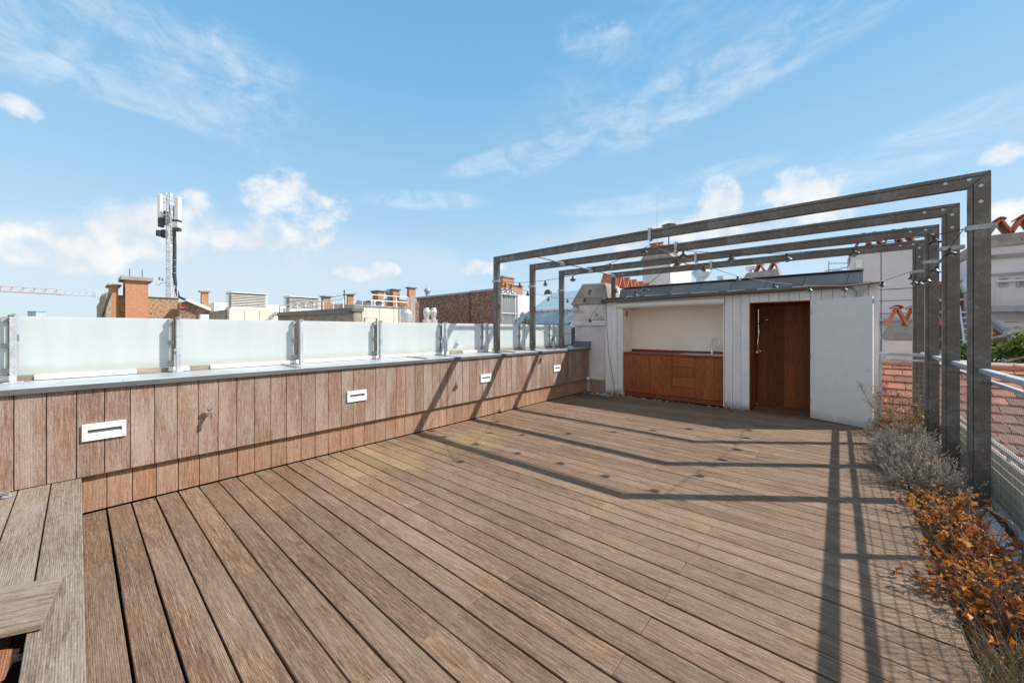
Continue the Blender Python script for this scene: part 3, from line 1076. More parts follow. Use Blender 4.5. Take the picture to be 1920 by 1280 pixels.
for xx in (-3.6, -2.7, -1.5, -.6):
    zz = 2.178 + (xx + 4.2) / 4.56 * .044
    m.tube([(xx, 8.075 + a * 1.06, zz + b_ * 1.06) for a, b_ in prof], .006, 5)
gt = m.build('gutter', 'gutter', sd)
m = MB()
m.prism([(.17, 2.205), (.35, 2.205), (.345, 2.165), (.288, 2.09), (.285, 2.0), (.225, 2.0), (.222, 2.09), (.175, 2.165)], 1, 8.03, 8.12)
m.build('rain_hopper', 'galvdull', gt, bevel=.004)
# open shower door, hinged at the right jamb
hx, hy = -.362, 8.128
dv = Vector((.736, -.369, 0)).normalized()
nv = Vector((-dv.y, dv.x, 0))
m = MB()
L = .835
p = Vector((hx, hy, .012))
m.hexa([p, p + dv * L, p + dv * L + nv * .034, p + nv * .034, p + Vector((0, 0, 1.985)), p + dv * L + Vector((0, 0, 1.985)), p + dv * L + nv * .034 + Vector((0, 0, 1.985)), p + nv * .034 + Vector((0, 0, 1.985))])
dr = m.build('door', 'door', sd, bevel=.003)
m = MB()
c0 = p + dv * (L - .05) + Vector((0, 0, .88))
m.lathe([(.011, 0), (.011, -.006), (.007, -.012), (0, -.014)], c0 - nv * .001, 10, axis='y')
m.build('door_knob', 'chrome', dr)
for zz in (.25, 1.0, 1.75):
    MB().lathe([(.009, 0), (.009, .09)], (hx + .004, hy - .012, zz), 8).build('hinge', 'galvdull', dr)
m = MB()
for zz in (.06, 1.88):
    q = p + dv * (L + .002) + nv * .012 + Vector((0, 0, zz))
    m.box(q.x - .004, q.x + .006, q.y - .01, q.y + .012, q.z, q.z + .07)
m.build('catch', 'galvdull', dr)
MB().box(-1.238, -.364, YF - .006, YF + .035, .001, .014).build('threshold', 'counter', sd)

# kitchen unit
kc = thing('kitchen_unit', 'reddish brown outdoor kitchen unit with four drawers in the shed niche', 'kitchen unit', (-2.7, 8.4, 0))
edges = [-3.715, -3.115, -2.650, -2.200, -1.690]
MB().box(-3.72, -1.672, 8.225, 8.67, .10, .945).build('carcass', 'black', kc)
MB().box(-3.70, -1.69, 8.222, 8.25, .01, .098).build('plinth', 'counter', kc)
for i in range(4):
    a, b_ = edges[i] + .003, edges[i + 1] - .003
    if i == 2:
        zs = [.105, .31, .52, .73, .945]
        for z0, z1 in zip(zs, zs[1:]):
            MB().box(a, b_, 8.20, 8.224, z0 + .003, z1 - .003, R()).build('drawer', 'cab', kc, bevel=.002)
    else:
        m = MB()
        nb = 3 if i != 1 else 2
        wv = (b_ - a) / nb
        for k in range(nb):
            m.box(a + k * wv, a + (k + 1) * wv - .0006, 8.20, 8.224, .108, .942, R())
        m.build('door', 'cab', kc, bevel=.0012)
MB().box(-3.72, -1.672, 8.185, 8.68, .950, .990).build('countertop', 'counter', kc, bevel=.003)
MB().box(-3.72, -1.672, 8.662, 8.679, .9905, 1.045).build('splashback', 'counter', kc)
m = MB()
m.box(-2.50, -1.70, 8.22, 8.24, .9905, .996)
m.box(-2.50, -1.70, 8.60, 8.62, .9905, .996)
m.box(-2.50, -2.10, 8.24, 8.60, .9905, .9945)
m.box(-1.72, -1.70, 8.24, 8.60, .9905, .996)
m.box(-2.10, -1.72, 8.24, 8.60, .9905, .9915)
m.build('sink', 'steel', kc)
fc = thing('faucet', 'tall chrome swan neck faucet behind the steel sink', 'faucet', (-1.95, 8.5, .99))
m = MB()
m.lathe([(.024, 0), (.024, .012), (.020, .016), (.020, .12), (.012, .13)], (-1.96, 8.53, .996), 14)
arc = [(-1.96, 8.53, 1.12), (-1.96, 8.53, 1.24)]
for k in range(9):
    a = math.pi * (1 - k / 8)
    arc.append((-1.885 + .075 * math.cos(a), 8.53 - .06 * (k / 8), 1.265 + .075 * math.sin(a)))
arc.append((-1.81, 8.47, 1.19))
m.tube(arc, .0105, 10)
m.build('spout', 'chrome', fc)
MB().tube([(-1.94, 8.53, 1.06), (-1.915, 8.52, 1.065), (-1.895, 8.51, 1.11)], .006, 8).build('lever', 'chrome', fc)

# shower fittings on the left lining
sw = thing('shower_set', 'chrome shower set with riser rail and hose on dark wood', 'shower', (-1.24, 8.6, 1.4))
m = MB()
m.tube([(-1.195, 8.80, 1.30), (-1.195, 8.80, 1.90)], .011, 8)
for zz in (1.33, 1.87):
    m.tube([(-1.24, 8.80, zz), (-1.195, 8.80, zz)], .009, 8)
m.build('riser_rail', 'chrome', sw)
m = MB()
m.tube([(-1.195, 8.80, 1.63), (-1.12, 8.84, 1.67), (-1.07, 8.87, 1.69)], .009, 8)
m.lathe([(.012, 0), (.032, .010), (.032, .018)], (-1.06, 8.87, 1.68), 12)
m.build('hand_shower', 'chrome', sw)
m = MB()
m.tube([(-1.19, 8.62, 1.07), (-1.19, 8.92, 1.07)], .020, 10)
m.lathe([(.024, -.03), (.026, .0), (.024, .03)], (-1.19, 8.61, 1.07), 10, axis='y')
m.lathe([(.024, -.03), (.026, .0), (.024, .03)], (-1.19, 8.93, 1.07), 10, axis='y')
m.build('mixer', 'chrome', sw)
hs = [(-1.185, 8.76, 1.05)]
for k in range(1, 12):
    f = k / 12
    hs.append((-1.17 + .01 * math.sin(f * 9), 8.76 - .13 * math.sin(f * math.pi * 1.0), 1.05 + .58 * f - .25 * math.sin(f * math.pi) * (1 - f)))
hs.append((-1.195, 8.79, 1.63))
MB().tube(hs, .006, 6).build('hose', 'chrome', sw)

# ------------------------------------------------------------------ chimney at the shed corner
ch = thing('white_chimney', 'stout white plastered chimney with sloping concrete cap beside the shed', 'chimney', (-4.6, 8.6, 0))
MB().box(-5.02, -4.156, 8.205, 9.1, -.2, 1.585).build('shaft', 'plaster', ch, bevel=.01)
MB().box(-5.11, -4.156, 8.17, 9.15, 1.586, 1.725).build('ledge', 'plaster', ch, bevel=.015)
MB().box(-5.08, -4.16, 8.20, 9.12, 1.726, 2.12).build('neck', 'stained', ch, bevel=.015)
m = MB()
m.hexa([(-5.14, 8.165, 2.121), (-4.17, 8.165, 2.10), (-4.17, 9.15, 2.10), (-5.14, 9.15, 2.121), (-4.87, 8.30, 2.655), (-4.25, 8.30, 2.635), (-4.25, 9.0, 2.635), (-4.87, 9.0, 2.655)])
o = m.build('cap', 'concrete', ch, bevel=.03)
m = MB()
vboards(m, -4.585, -4.158, .01, .30, 8.18, 8.20, 3)
m.build('skirting', 'clad', ch)
# loose cable down the shed corner
tag(MB().tube([(-4.13, 8.135, 2.12), (-4.10, 8.13, 1.5), (-4.05, 8.125, .9), (-3.95, 8.12, .4), (-3.90, 8.11, .02)], .005, 5).build('loose_cable', 'cable'), 'thin black cable hanging loose down the shed corner', 'cable')
m = MB()
for k in range(110):
    if k < 70:
        x, y = random.gauss(-4.15, .22), 8.12 - abs(random.gauss(0, .16))
    else:
        x, y = U(-3.7, -1.2), 8.14 - abs(random.gauss(0, .05))
    s = U(.006, .022)
    a = U(0, 6)
    dx, dy = math.cos(a) * s, math.sin(a) * s
    z = .004
    m.hexa([(x - dx, y - dy, z), (x + dy, y - dx, z), (x + dx, y + dy, z), (x - dy, y + dx * .6, z), (x - dx, y - dy, z + .006), (x + dy, y - dx, z + .003), (x + dx, y + dy, z + .007), (x - dy, y + dx * .6, z + .004)], R())
m.build('debris', 'debris', kind='stuff')

# ------------------------------------------------------------------ railing with wire net
RX = 1.0
rl = thing('net_railing', 'galvanised railing with wire netting along the planted edge', 'railing', (RX, 4, 0))
MB().box(RX - .085, RX - .025, -2.5, 8.2, 1.125, 1.166).build('top_rail', 'galv', rl, bevel=.006)
MB().box(RX - .008, RX + .030, -2.5, 8.2, 1.03, 1.058).build('middle_rail', 'galv', rl, bevel=.004)
MB().tube([(RX + .02, -2.5, -.01), (RX + .02, 8.2, -.01)], .022, 8).build('bottom_rail', 'galv', rl)
for yy in (-1.9, -.1, 2.0, 4.06):
    MB().box(RX - .078, RX - .030, yy - .025, yy + .025, -.3, 1.124).build('post', 'galv', rl, bevel=.004)
m = MB()
y = -1.2
while y < 8.2:
    m.bar((RX + .004, y, 0), (RX + .004, y, 1.03), .0026, .0026, (1, 0, 0))
    y += .042
z = .03
while z < 1.03:
    m.bar((RX + .001, -1.2, z), (RX + .001, 8.2, z), .0034, .0034)
    z += .072
for k in range(220):
    y = -1.0 + k * .042
    for zz in (-.01, 1.038):
        m.bar((RX + .001, y, zz - .018), (RX + .001, y + .021, zz + .020), .003, .003, (1, 0, 0))
m.build('net', 'wire', rl)
er = thing('short_railing', 'short railing with fine netting between shed and rear post', 'railing', (.7, 8.22, 0))
MB().box(.478, 1.0, 8.205, 8.245, 1.10, 1.145).build('top_rail', 'galv', er, bevel=.004)
MB().box(.478, 1.0, 8.21, 8.24, 1.02, 1.05).build('middle_rail', 'galv', er, bevel=.004)
MB().box(.478, .515, 8.208, 8.242, -.2, 1.099).build('post', 'galv', er, bevel=.004)
m = MB()
x = .53
while x < 1.0:
    m.bar((x, 8.222, -.05), (x, 8.222, 1.02), .0022, .0022, (0, 1, 0))
    x += .042
z = .02
while z < 1.02:
    m.bar((.516, 8.220, z), (1.0, 8.220, z), .0022, .0022)
    z += .072
m.build('net', 'wire', er)

# ------------------------------------------------------------------ planter strip
pt = thing('planter_trough', 'sunken planting trough between the deck edge and the railing', 'planter', (.7, 4, -.3))
MB().box(.4665, .472, -2, 8.14, -.30, -.004).build('edge_strip', 'aluedge', pt)
m = MB()
NX, NY = 8, 120
vs, fs = [], []
for j in range(NY + 1):
    for i in range(NX + 1):
        vs.append((.474 + (.86 - .474) * i / NX, -2 + 10.1 * j / NY, -.17 + U(-.02, .02)))
for j in range(NY):
    for i in range(NX):
        a = j * (NX + 1) + i
        fs.append((a, a + 1, a + NX + 2, a + NX + 1))
m.add(vs, fs)
m.build('soil', 'soil', pt)
m = MB()
m.hexa([(.862, -2, -.3), (.985, -2, -.3), (.985, 8.14, -.3), (.862, 8.14, -.3), (.874, -2, -.055), (.975, -2, -.048), (.975, 8.14, -.048), (.874, 8.14, -.055)])
m.build('rim', 'membrane', pt, bevel=.006)

# ------------------------------------------------------------------ plants


def stem(m, p, d, L, w, bend, tone, segs=4):
    """a thin three-sided stem; returns its points"""
    pts = [Vector(p)]
    d = Vector(d).normalized()
    for k in range(segs):
        d = (d + Vector(bend) / segs + Vector((U(-.1, .1), U(-.1, .1), U(-.06, .06)))).normalized()
        pts.append(pts[-1] + d * L / segs)
    m.tube(pts, [w * (1 - .7 * k / segs) for k in range(segs + 1)], 3, tone, False)
    return pts


def leaf(m, p, d, n, L, wd, tone, fold=.25):
    d = Vector(d).normalized()
    n = Vector(n)
    s = d.cross(n)
    if s.length < 1e-3:
        s = Vector((1, 0, 0))
    s.normalize()
    n = s.cross(d)
    p = Vector(p)
    a = p + d * L * .45 + s * wd / 2 + n * wd * fold
    c_ = p + d * L * .45 - s * wd / 2 + n * wd * fold
    e_ = p + d * L - n * L * U(0, .3)
    mid = p + d * L * .5
    m.add([p, a, e_, c_, mid], [(0, 4, 1), (1, 4, 2), (0, 3, 4), (3, 2, 4)], tone)


def rv(zmin=-1):
    while True:
        v = Vector((U(-1, 1), U(-1, 1), U(zmin, 1)))
        if .05 < v.length < 1:
            return v.normalized()


def lavender(cx, cy, rad, h, n, label, base=-.17, mat='lavender', tiplen=.05, spread=.75):
    t = thing('lavender_bush', label, 'shrub', (cx, cy, base), 'dried lavender bushes in the planter')
    ms, ml = MB(), MB()
    clumps = [(U(-.75, .75) * rad, U(-.85, .85) * rad, U(.75, 1.1)) for _ in range(9)]
    for k in range(n):
        qx, qy, hh = random.choice(clumps)
        ox, oy = qx * .35 + random.gauss(0, .03), qy * .5 + random.gauss(0, .03)
        d = Vector((qx / rad * spread * .8 + random.gauss(0, .28), qy / rad * spread * .7 + random.gauss(0, .28), 1.0))
        L = h * hh * U(.6, 1.12)
        tone = min(1, max(0, random.gauss(.5, .22)))
        pts = stem(ms, (cx + ox, cy + oy, base), d, L, .0026, (0, 0, -.25), tone)
        for q in range(11):
            f = U(.35, 1)
            i = min(int(f * 4), 3)
            p = pts[i].lerp(pts[i + 1], f * 4 - i)
            dd = (pts[i + 1] - pts[i]).normalized() + rv() * .8
            leaf(ml, p, dd, rv(), U(.018, .04), U(.004, .008), min(1, max(0, tone + U(-.3, .3))))
        tip = pts[-1]
        for q in range(7):
            leaf(ml, tip - (pts[-1] - pts[-2]).normalized() * q * .008, (pts[-1] - pts[-2]).normalized() + rv() * .7, rv(), U(.014, .024), U(.008, .014), min(1, max(0, tone + U(-.05, .35))))
    ms.build('stem', mat, t)
    ml.build('foliage', mat, t)


lavender(.66, 7.25, .30, .42, 300, 'small grey dried lavender bush at the far end, behind the taller dry shrub stems')
lavender(.64, 6.60, .36, .46, 420, 'grey dried lavender bush in front of the second rear pergola post')
lavender(.62, 5.98, .38, .50, 520, 'wide grey dried lavender bush leaning over the deck edge before the second post')
lavender(.64, 5.40, .36, .48, 520, 'grey dried lavender bush at the foot of the front pergola post')


def leafy(label, cx, cy, h, n_br, n_leaf, mat, size, group=None, spread=(.35, .45), base=-.17, tone0=0.0, tone1=1.0, name='leafy_shrub', lean=(0, 0)):
    t = thing(name, label, 'shrub', (cx, cy, base), group)
    mb, ml = MB(), MB()
    tips = []
    for k in range(n_br):
        d = Vector((random.gauss(lean[0], spread[0]), random.gauss(lean[1], spread[1]), U(.5, 1)))
        L = h * U(.6, 1.15)
        pts = stem(mb, (cx + random.gauss(0, .05), cy + random.gauss(0, .09), base), d, L, U(.003, .006), (0, 0, -.35), R(), 5)
        tips.append(pts)
        for q in range(3):
            i = random.randint(2, 4)
            p2 = stem(mb, pts[i], (pts[i] - pts[i - 1]).normalized() + rv() * .8, h * U(.15, .36), .0030, (0, 0, -.1), R(), 3)
            tips.append(p2)
    for k in range(n_leaf):
        pts = random.choice(tips)
        f = U(.35, 1) * (len(pts) - 1)
        i = min(int(f), len(pts) - 2)
        p = pts[i].lerp(pts[i + 1], f - i) + rv() * U(0, .025)
        s = size * U(.55, 1.2)
        leaf(ml, p, rv(-.6) + Vector((0, 0, -.25)), Vector((0, 0, 1)) + rv() * 1.2, s, s * U(.4, .85), U(tone0, tone1), U(.1, .75))
    mb.build('branch', 'bark', t)
    ml.build('foliage', mat, t)


G = 'orange leaved shrubs in the planter'
leafy('shrub with yellowish orange leaves just in front of the front pergola post', .68, 4.62, .40, 70, 900, 'orangeleaf', .036, G, (.34, .48), tone0=.5)
leafy('bright orange shrub in the middle of the planter with a bare arching branch', .72, 3.95, .38, 80, 700, 'orangeleaf', .041, G, (.34, .50), tone1=.9)
leafy('orange shrub whose sprig reaches out over the deck boards', .66, 3.28, .44, 80, 640, 'orangeleaf', .042, G, (.38, .42), tone1=.85, lean=(-.25, 0))
leafy('brown orange shrub nearest to the camera beside the railing', .80, 2.80, .36, 54, 220, 'orangeleaf', .036, G, (.4, .4), tone1=.7)
m = MB()
br = [onY(1868, 1000, 4.3), onY(1885, 985, 4.25), onY(1893, 1012, 4.15), onY(1886, 1050, 4.05), onY(1872, 1075, 4.0)]
br = [Vector((.80, 4.42, -.17)), Vector((.79, 4.40, .10)), Vector((.82, 4.34, .20)), Vector((.90, 4.22, .17)), Vector((.93, 4.10, .04)), Vector((.90, 4.02, -.10))]
m.tube(br, [.016, .014, .011, .009, .008, .006], 7)
m.tube([Vector((.80, 4.42, -.17)), Vector((.74, 4.46, .05)), Vector((.76, 4.48, .26))], [.016, .013, .009], 7)
for k in range(10):
    p = br[2].lerp(br[4], R())
    stem(m, p, rv(), U(.08, .18), .003, (0, 0, .1), .5)
tag(m.build('bare_branch', 'bark'), 'bare arching brown branch sticking out among the orange leaves', 'branch')

leafy('tall dry shrub with tan seed heads at the end of the planter by the shed', .66, 7.82, .88, 46, 1100, 'dry', .030, None, (.24, .26), tone0=.2, name='dry_shrub')
leafy('low rust coloured dry shrub at the shed corner of the planter', .60, 7.62, .46, 46, 1100, 'dry', .028, None, (.42, .42), tone0=.3, name='dry_shrub')


def tuft(label, cx, cy, rx, ry, h, n, name='grass_tuft', mat='grass', base=-.16, lean=(-.25, -.2)):
    t = thing(name, label, 'grass', (cx, cy, base))
    m = MB()
    for k in range(n):
        x, y = cx + random.gauss(0, rx), cy + random.gauss(0, ry)
        d = Vector((random.gauss(lean[0], .4), random.gauss(lean[1], .4), 1))
        stem(m, (x, y, base), d, h * U(.4, 1.1), .0016, (random.gauss(-.1, .3), random.gauss(-.1, .3), -.7), min(1, max(0, random.gauss(.55, .25))), 4)
    m.build('blades', mat, t)


tuft('tan dry grass tuft hanging over the deck edge at the bottom right', .58, 2.55, .08, .22, .30, 1600)
tuft('greyish dry grass beside the railing in the bottom right corner', .78, 2.35, .07, .25, .28, 1300, lean=(-.1, -.2))
tuft('straw coloured grass between the orange shrubs at the deck edge', .56, 4.45, .05, .16, .22, 350)
tuft('dry grass at the near end of the planter', .62, 1.5, .1, .35, .32, 700)
tuft('low straw stems between lavender and front post', .80, 5.0, .06, .12, .26, 260)

# ------------------------------------------------------------------ right side: profile sheet wall, tiled roof
bw = thing('profile_sheet_wall', 'beige ribbed metal sheet wall behind the railing netting', 'wall', (1.15, 4, -1))
m = MB()
y = -3.0
while y < 7.4:
    m.box(1.115, 1.16, y, y + .075, -1.6, .30, R())
    m.box(1.125, 1.16, y + .0755, y + .118, -1.6, .30, R())
    y += .12
m.build('sheet', 'beigedark', bw)
MB().tube([(1.14, -3, .315), (1.14, 7.5, .315)], .026, 8).build('lower_tube', 'wire', bw)
m = MB()
m.tube([(1.14, -3, .402), (1.14, 7.5, .402)], .024, 8)
for yy in (-2.5, -.6, 1.4, 3.4, 5.4, 7.4):
    m.tube([(1.14, yy, .32), (1.14, yy, .40)], .012, 6)
m.build('upper_tube', 'wire', bw)

th_ = thing('tiled_roof_house', 'neighbouring house with red tiled roof beyond the railing', 'house', (6, 8, -20))
m = MB()
SL = .477


def rz(y):
    return .86 - SL * (10 - y)


rowh = .208
k = 0
y = 10.0
while y > 4.6:
    ylo = y - rowh
    x = (.52 if y > 8.5 else 1.19) - (k % 2) * .115
    while x < 14:
        tz = U(-.004, .004)
        t = R()
        xa, xb = x + .002, x + .226
        zu, zl = rz(y + .05), rz(ylo)
        up = .034
        m.hexa([(xa, ylo, zl - .0 + tz), (xb, ylo, zl + tz), (xb, y + .05, zu - .02), (xa, y + .05, zu - .02),
                (xa, ylo, zl + up + tz), (xb, ylo, zl + up + tz * .3), (xb, y + .05, zu + .006), (xa, y + .05, zu + .006)], t)
        x += .23
    y = ylo
    k += 1
m.build('roof', 'tile', th_, bevel=.004)
m = MB()
x = .5
k = 0
while x < 14:
    L = .42
    m.lathe([(.078, 0), (.084, .02), (.078, .05), (.074, L - .03), (.086, L - .02), (.086, L + .02)], (x, 10.0, .86), 12, axis='x', tone=R())
    x += L
m.build('ridge', 'ridge', th_)
m = MB()
m.box(1.17, 14, 4.5, 13.5, -20, -1.9)
m.box(1.2, 14, 9.4, 13.6, -1.9, .45)
m.box(.52, 1.2, 9.3, 13.6, -20, .45)
m.build('wall', 'facade', th_)


# ------------------------------------------------------------------ chimney cowls made of leaning clay tiles
def cowl(parent, cx, cy, z, L, w, h, axis='y', name='tile_cowl', mat='cowltile', cap=True):
    """two clay tiles leaning together under a half-round ridge tile; axis = direction of its ridge"""
    m = MB()
    th = .035

    def P(a, bq, zz):
        return (cx + a, cy + bq, zz) if axis == 'y' else (cx + bq, cy + a, zz)
    for s in (-1, 1):
        tn = R()
        m.hexa([P(s * w, -L / 2, z), P(s * (w - th * 1.4), -L / 2, z), P(s * (w - th * 1.4), L / 2, z), P(s * w, L / 2, z),
                P(s * .03, -L / 2, z + h), P(s * -.01, -L / 2, z + h - .02), P(s * -.01, L / 2, z + h - .02), P(s * .03, L / 2, z + h)], tn)
    if cap:
        n = 8
        vs = []
        for e_ in (-L / 2 - .02, L / 2 + .02):
            for k in range(n + 1):
                a = math.pi * (.1 + .8 * k / n)
                vs.append(P(math.cos(a) * .105, e_, z + h - .05 + math.sin(a) * .10))
            for k in range(n + 1):
                a = math.pi * (.1 + .8 * k / n)
                vs.append(P(math.cos(a) * .08, e_, z + h - .05 + math.sin(a) * .075))
        q = n + 1
        fs = []
        for k in range(n):
            fs += [(k, k + 1, 2 * q + k + 1, 2 * q + k), (q + k, 3 * q + k, 3 * q + k + 1, q + k + 1), (k, q + k, q + k + 1, k + 1), (2 * q + k, 2 * q + k + 1, 3 * q + k + 1, 3 * q + k)]
        for k in (0, n):
            fs.append((k, 2 * q + k, 3 * q + k, q + k))
        m.add(vs, fs, R(), True)
    return m.build(name, mat, parent)


# chimney right behind the end railing
yc = 10.75
xa, xb = onY(1657, 600, yc).x, onY(1752, 600, yc).x
c = thing('chimney', 'pink plastered chimney with grey cap and clay tile cowls seen behind the end railing', 'chimney', ((xa + xb) / 2, yc + .4, 0))
zt, zm = onY(1690, 610, yc).z, onY(1690, 637, yc).z
MB().box(xa + .03, xb, yc, yc + .8, -.2, zm - .001).build('shaft', 'plaster', c, bevel=.01)
m = MB()
m.hexa([(xa - .02, yc - .04, zm), (xb + .03, yc - .04, zm), (xb + .03, yc + .86, zm), (xa - .02, yc + .86, zm), (xa + .12, yc + .08, zt), (xb, yc + .08, zt), (xb, yc + .78, zt), (xa + .12, yc + .78, zt)])
m.build('cap', 'concrete', c, bevel=.012)
for px, dy in ((1682, .25), (1712, .62), (1745, .25)):
    cowl(c, onY(px, 600, yc + dy - .1).x, yc + dy, zt, .34, .17, .37)

# white stair tower behind
yw = 15.0
xa, xb = onY(1597, 500, yw).x, onY(1716, 500, yw).x
zt = onY(1650, 469, yw).z
wt = thing('white_tower', 'tall white rendered stair tower behind the shed with clay cowls on top', 'building', ((xa + xb) / 2, yw + 1.5, -20))
MB().box(xa, xb, yw, yw + 3.2, -20, zt).build('wall', 'paint', wt)
m = MB()
xs_ = onY(1652, 500, yw).x
m.box(xs_ - .008, xs_ + .008, yw - .006, yw - .001, -1, zt)
for py in (541, 563, 587):
    z = onY(1690, py, yw).z
    m.box(xs_ - .6, xb, yw - .006, yw - .0012, z - .008, z + .008)
m.build('joint', 'seam', wt)
a = onY(1605, 488, yw)
b_ = onY(1617, 502, yw)
MB().box(a.x, b_.x, yw - .06, yw - .001, b_.z, a.z).build('vent_plate', 'antenna', wt, bevel=.01)
MB().box(xa - .05, xb + .05, yw - .05, yw + 3.25, zt + .001, zt + .09).build('coping', 'concrete', wt)
for px in (1618, 1638, 1673, 1694):
    cowl(wt, onY(px, 450, yw + .4).x, yw + .5, zt + .09, .7, .25, .50, cap=False)
z0 = onY(1690, 600, yw).z
MB().box(xa - .3, xb + .1, yw - .25, yw - .002, z0 - .02, z0 + .05).build('ledge', 'galvdull', wt)

# long brown wall further back between the posts
bb = thing('brown_building', 'dark brown building with pale bands seen between the right posts', 'building', (5.5, 18, -20))
xa, xb = onY(1690, 600, 18).x, onY(1862, 600, 18).x
zt = onY(1800, 533, 18).z
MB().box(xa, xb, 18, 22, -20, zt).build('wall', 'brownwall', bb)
m = MB()
for py in (561, 584, 636):
    z = onY(1800, py, 18).z
    m.box(xa, xb, 17.94, 17.998, z - .05, z + .03)
m.build('band', 'paint', bb)
MB().box(xa, xb, 17.9, 22.1, zt + .001, zt + .12).build('coping', 'cowltile', bb)
a, b_ = onY(1803, 555, 17.5), onY(1826, 535, 17.5)
m = MB()
m.lathe([(.3, 0), (.34, .25), (.2, .5), (0, .55)], (a.x + .3, 17.5, a.z + .1), 14)
m.build('roof_vent', 'bluegrey', bb)
ld = thing('ladder', 'aluminium ladder leaning behind the railing posts', 'ladder', (4, 13, 0))
p, q = onY(1812, 672, 13), onY(1799, 575, 13.6)
m = MB()
for o in (0, .34):
    m.bar(p + Vector((o, 0, 0)), q + Vector((o, 0, 0)), .03, .06)
m.build('rail', 'galv', ld)
m = MB()
for k in range(1, 9):
    f = k / 9
    m.tube([p.lerp(q, f) + Vector((.0, 0, 0)), p.lerp(q, f) + Vector((.34, 0, 0))], .015, 6)
m.build('rung', 'galv', ld)

# right white building with dark windows
yr = 15.5
xa, xb = onY(1852, 500, yr).x, onY(1852, 500, yr).x + 7
zt, zc = onY(1890, 438, yr).z, onY(1890, 461, yr).z
wb = thing('white_building', 'white rendered building at the right edge with two small grey windows', 'building', (xa + 3, yr + 2, -20))
zb = onY(1890, 578, yr).z
MB().box(xa, xb, yr, yr + 4, -20, zc).build('wall', 'paint', wb)
m = MB()
m.box(xa - .04, xb + .04, yr - .05, yr + 4.05, zc + .001, zt)
m.build('concrete_band', 'concrete', wb, bevel=.02)
m = MB()
for py, hh in ((480, .10), (514, .06)):
    z = onY(1890, py, yr).z
    m.box(xa, xb, yr - .05, yr - .001, z - hh / 2, z + hh / 2)
m.build('string_course', 'concrete', wb)
for px in (1881.5, 1914):
    a, b_ = onY(px - 8, 521, yr), onY(px + 8, 537, yr)
    f = MB()
    f.box(a.x, b_.x, yr - .04, yr - .002, b_.z, a.z)
    f = f.build('window', 'galvdull', wb)
    MB().box(a.x + .035, b_.x - .035, yr - .048, yr - .041, b_.z + .035, a.z - .035).build('pane', 'window', f)
m = MB()
z = onY(1890, 527, yr).z
a = onY(1868, 527, yr).x
m.tube([(xb, yr - .07, z), (a, yr - .07, z), (a, yr - .07, zb)], .03, 8)
m.build('pipe', 'paint', wb)
MB().box(xa, xb, yr - .35, yr - .003, zb - .09, zb + .06).build('ledge', 'galvdull', wb)
for px in (1876, 1921):
    cowl(wb, onY(px, 430, yr + .3).x, yr + .55, zt, .6, .24, .45)
cowl(wb, onY(1962, 430, yr + .3).x, yr + .55, zt, .6, .24, .45)

# rusty lean-to roof and red gable
y0, y1 = 13.1, yr - .36
pa, pb_ = onY(1830, 592, y1), onY(1918, 645, y0)
rt = thing('lean_to', 'lean-to with rust stained sheet roof and red boarded side', 'outbuilding', (pa.x + 1.5, 13.5, -1))
XA = 2.94
za, zb2 = onY(1860, 601, y1).z, onY(1916, 642, y0).z
m = MB()
nS = 6
for k in range(nS):
    x0_, x1_ = XA + k * .62, XA + k * .62 + .61
    m.hexa([(x0_, y0, zb2 - .05), (x1_, y0, zb2 - .05), (x1_, y1, za - .05), (x0_, y1, za - .05), (x0_, y0, zb2), (x1_, y0, zb2), (x1_, y1, za), (x0_, y1, za)], R())
m.build('roof', 'rust', rt)
MB().bar((XA - .03, y0 - .03, zb2 - .02), (XA - .03, y1, za - .02), .07, .12).build('verge', 'galvdull', rt)
m = MB()
y = y0 + .05
while y < y1 - .05:
    zz = zb2 + (za - zb2) * (y - y0) / (y1 - y0) - .09
    m.hexa([(XA, y, -2), (XA + .05, y, -2), (XA + .05, y + .145, -2), (XA, y + .145, -2), (XA, y, zz), (XA + .05, y, zz), (XA + .05, y + .145, zz), (XA, y + .145, zz)], R())
    y += .15
m.build('side_boards', 'redwood', rt)
MB().box(XA + .05, XA + 3.6, y0 + .05, y0 + .1, -2, zb2 - .06).build('front', 'redwood', rt)
tag(MB().tube([onY(1790, 652, 11.9), onY(1960, 611, 11.9)], .035, 6).build('handrail', 'galvdull'), 'grey pipe handrail slanting across the red boarded lean-to', 'handrail')
tag(MB().tube([onY(1800, 694, 11.2), onY(1960, 663, 11.2)], .03, 6).build('handrail', 'galvdull'), 'lower grey pipe crossing the green hedge', 'handrail')


def crown(label, c, rx, ry, rz_, n, size, mat='green', name='leafy_bush', trunk=True, group=None, cat='bush'):
    t = thing(name, label, cat, (c.x, c.y, c.z - rz_ * 1.2), group)
    mb, ml = MB(), MB()
    for k in range(14):
        d = rv(.1)
        stem(mb, (c.x, c.y, c.z - rz_ * 1.2), (d.x * rx, d.y * ry, rz_ * 1.2), rz_ * 1.7, .02, (0, 0, .1), .5, 5)
    cl = []
    for k in range(26):
        v = rv(-.5) * U(.35, .95)
        cl.append((Vector((c.x + v.x * rx, c.y + v.y * ry, c.z + v.z * rz_)), R()))
    for k in range(n):
        q, tn = random.choice(cl)
        p = q + rv() * abs(random.gauss(0, .28)) * min(rx, rz_, ry)
        leaf(ml, p, rv(), Vector((0, -.2, 1)) + rv(), size * U(.6, 1.2), size * U(.4, .7), min(1, max(0, tn * .6 + U(0, .4))))
    mb.build('branches', 'bark', t)
    ml.build('foliage', mat, t)


crown('yellow green bush behind the red ridge tiles at the right edge', onY(1885, 668, 11.6), .75, .5, .42, 1500, .085)
crown('dark green bush beside the yellow green bush at the right edge', onY(1945, 672, 11.4), .6, .5, .45, 1000, .085)

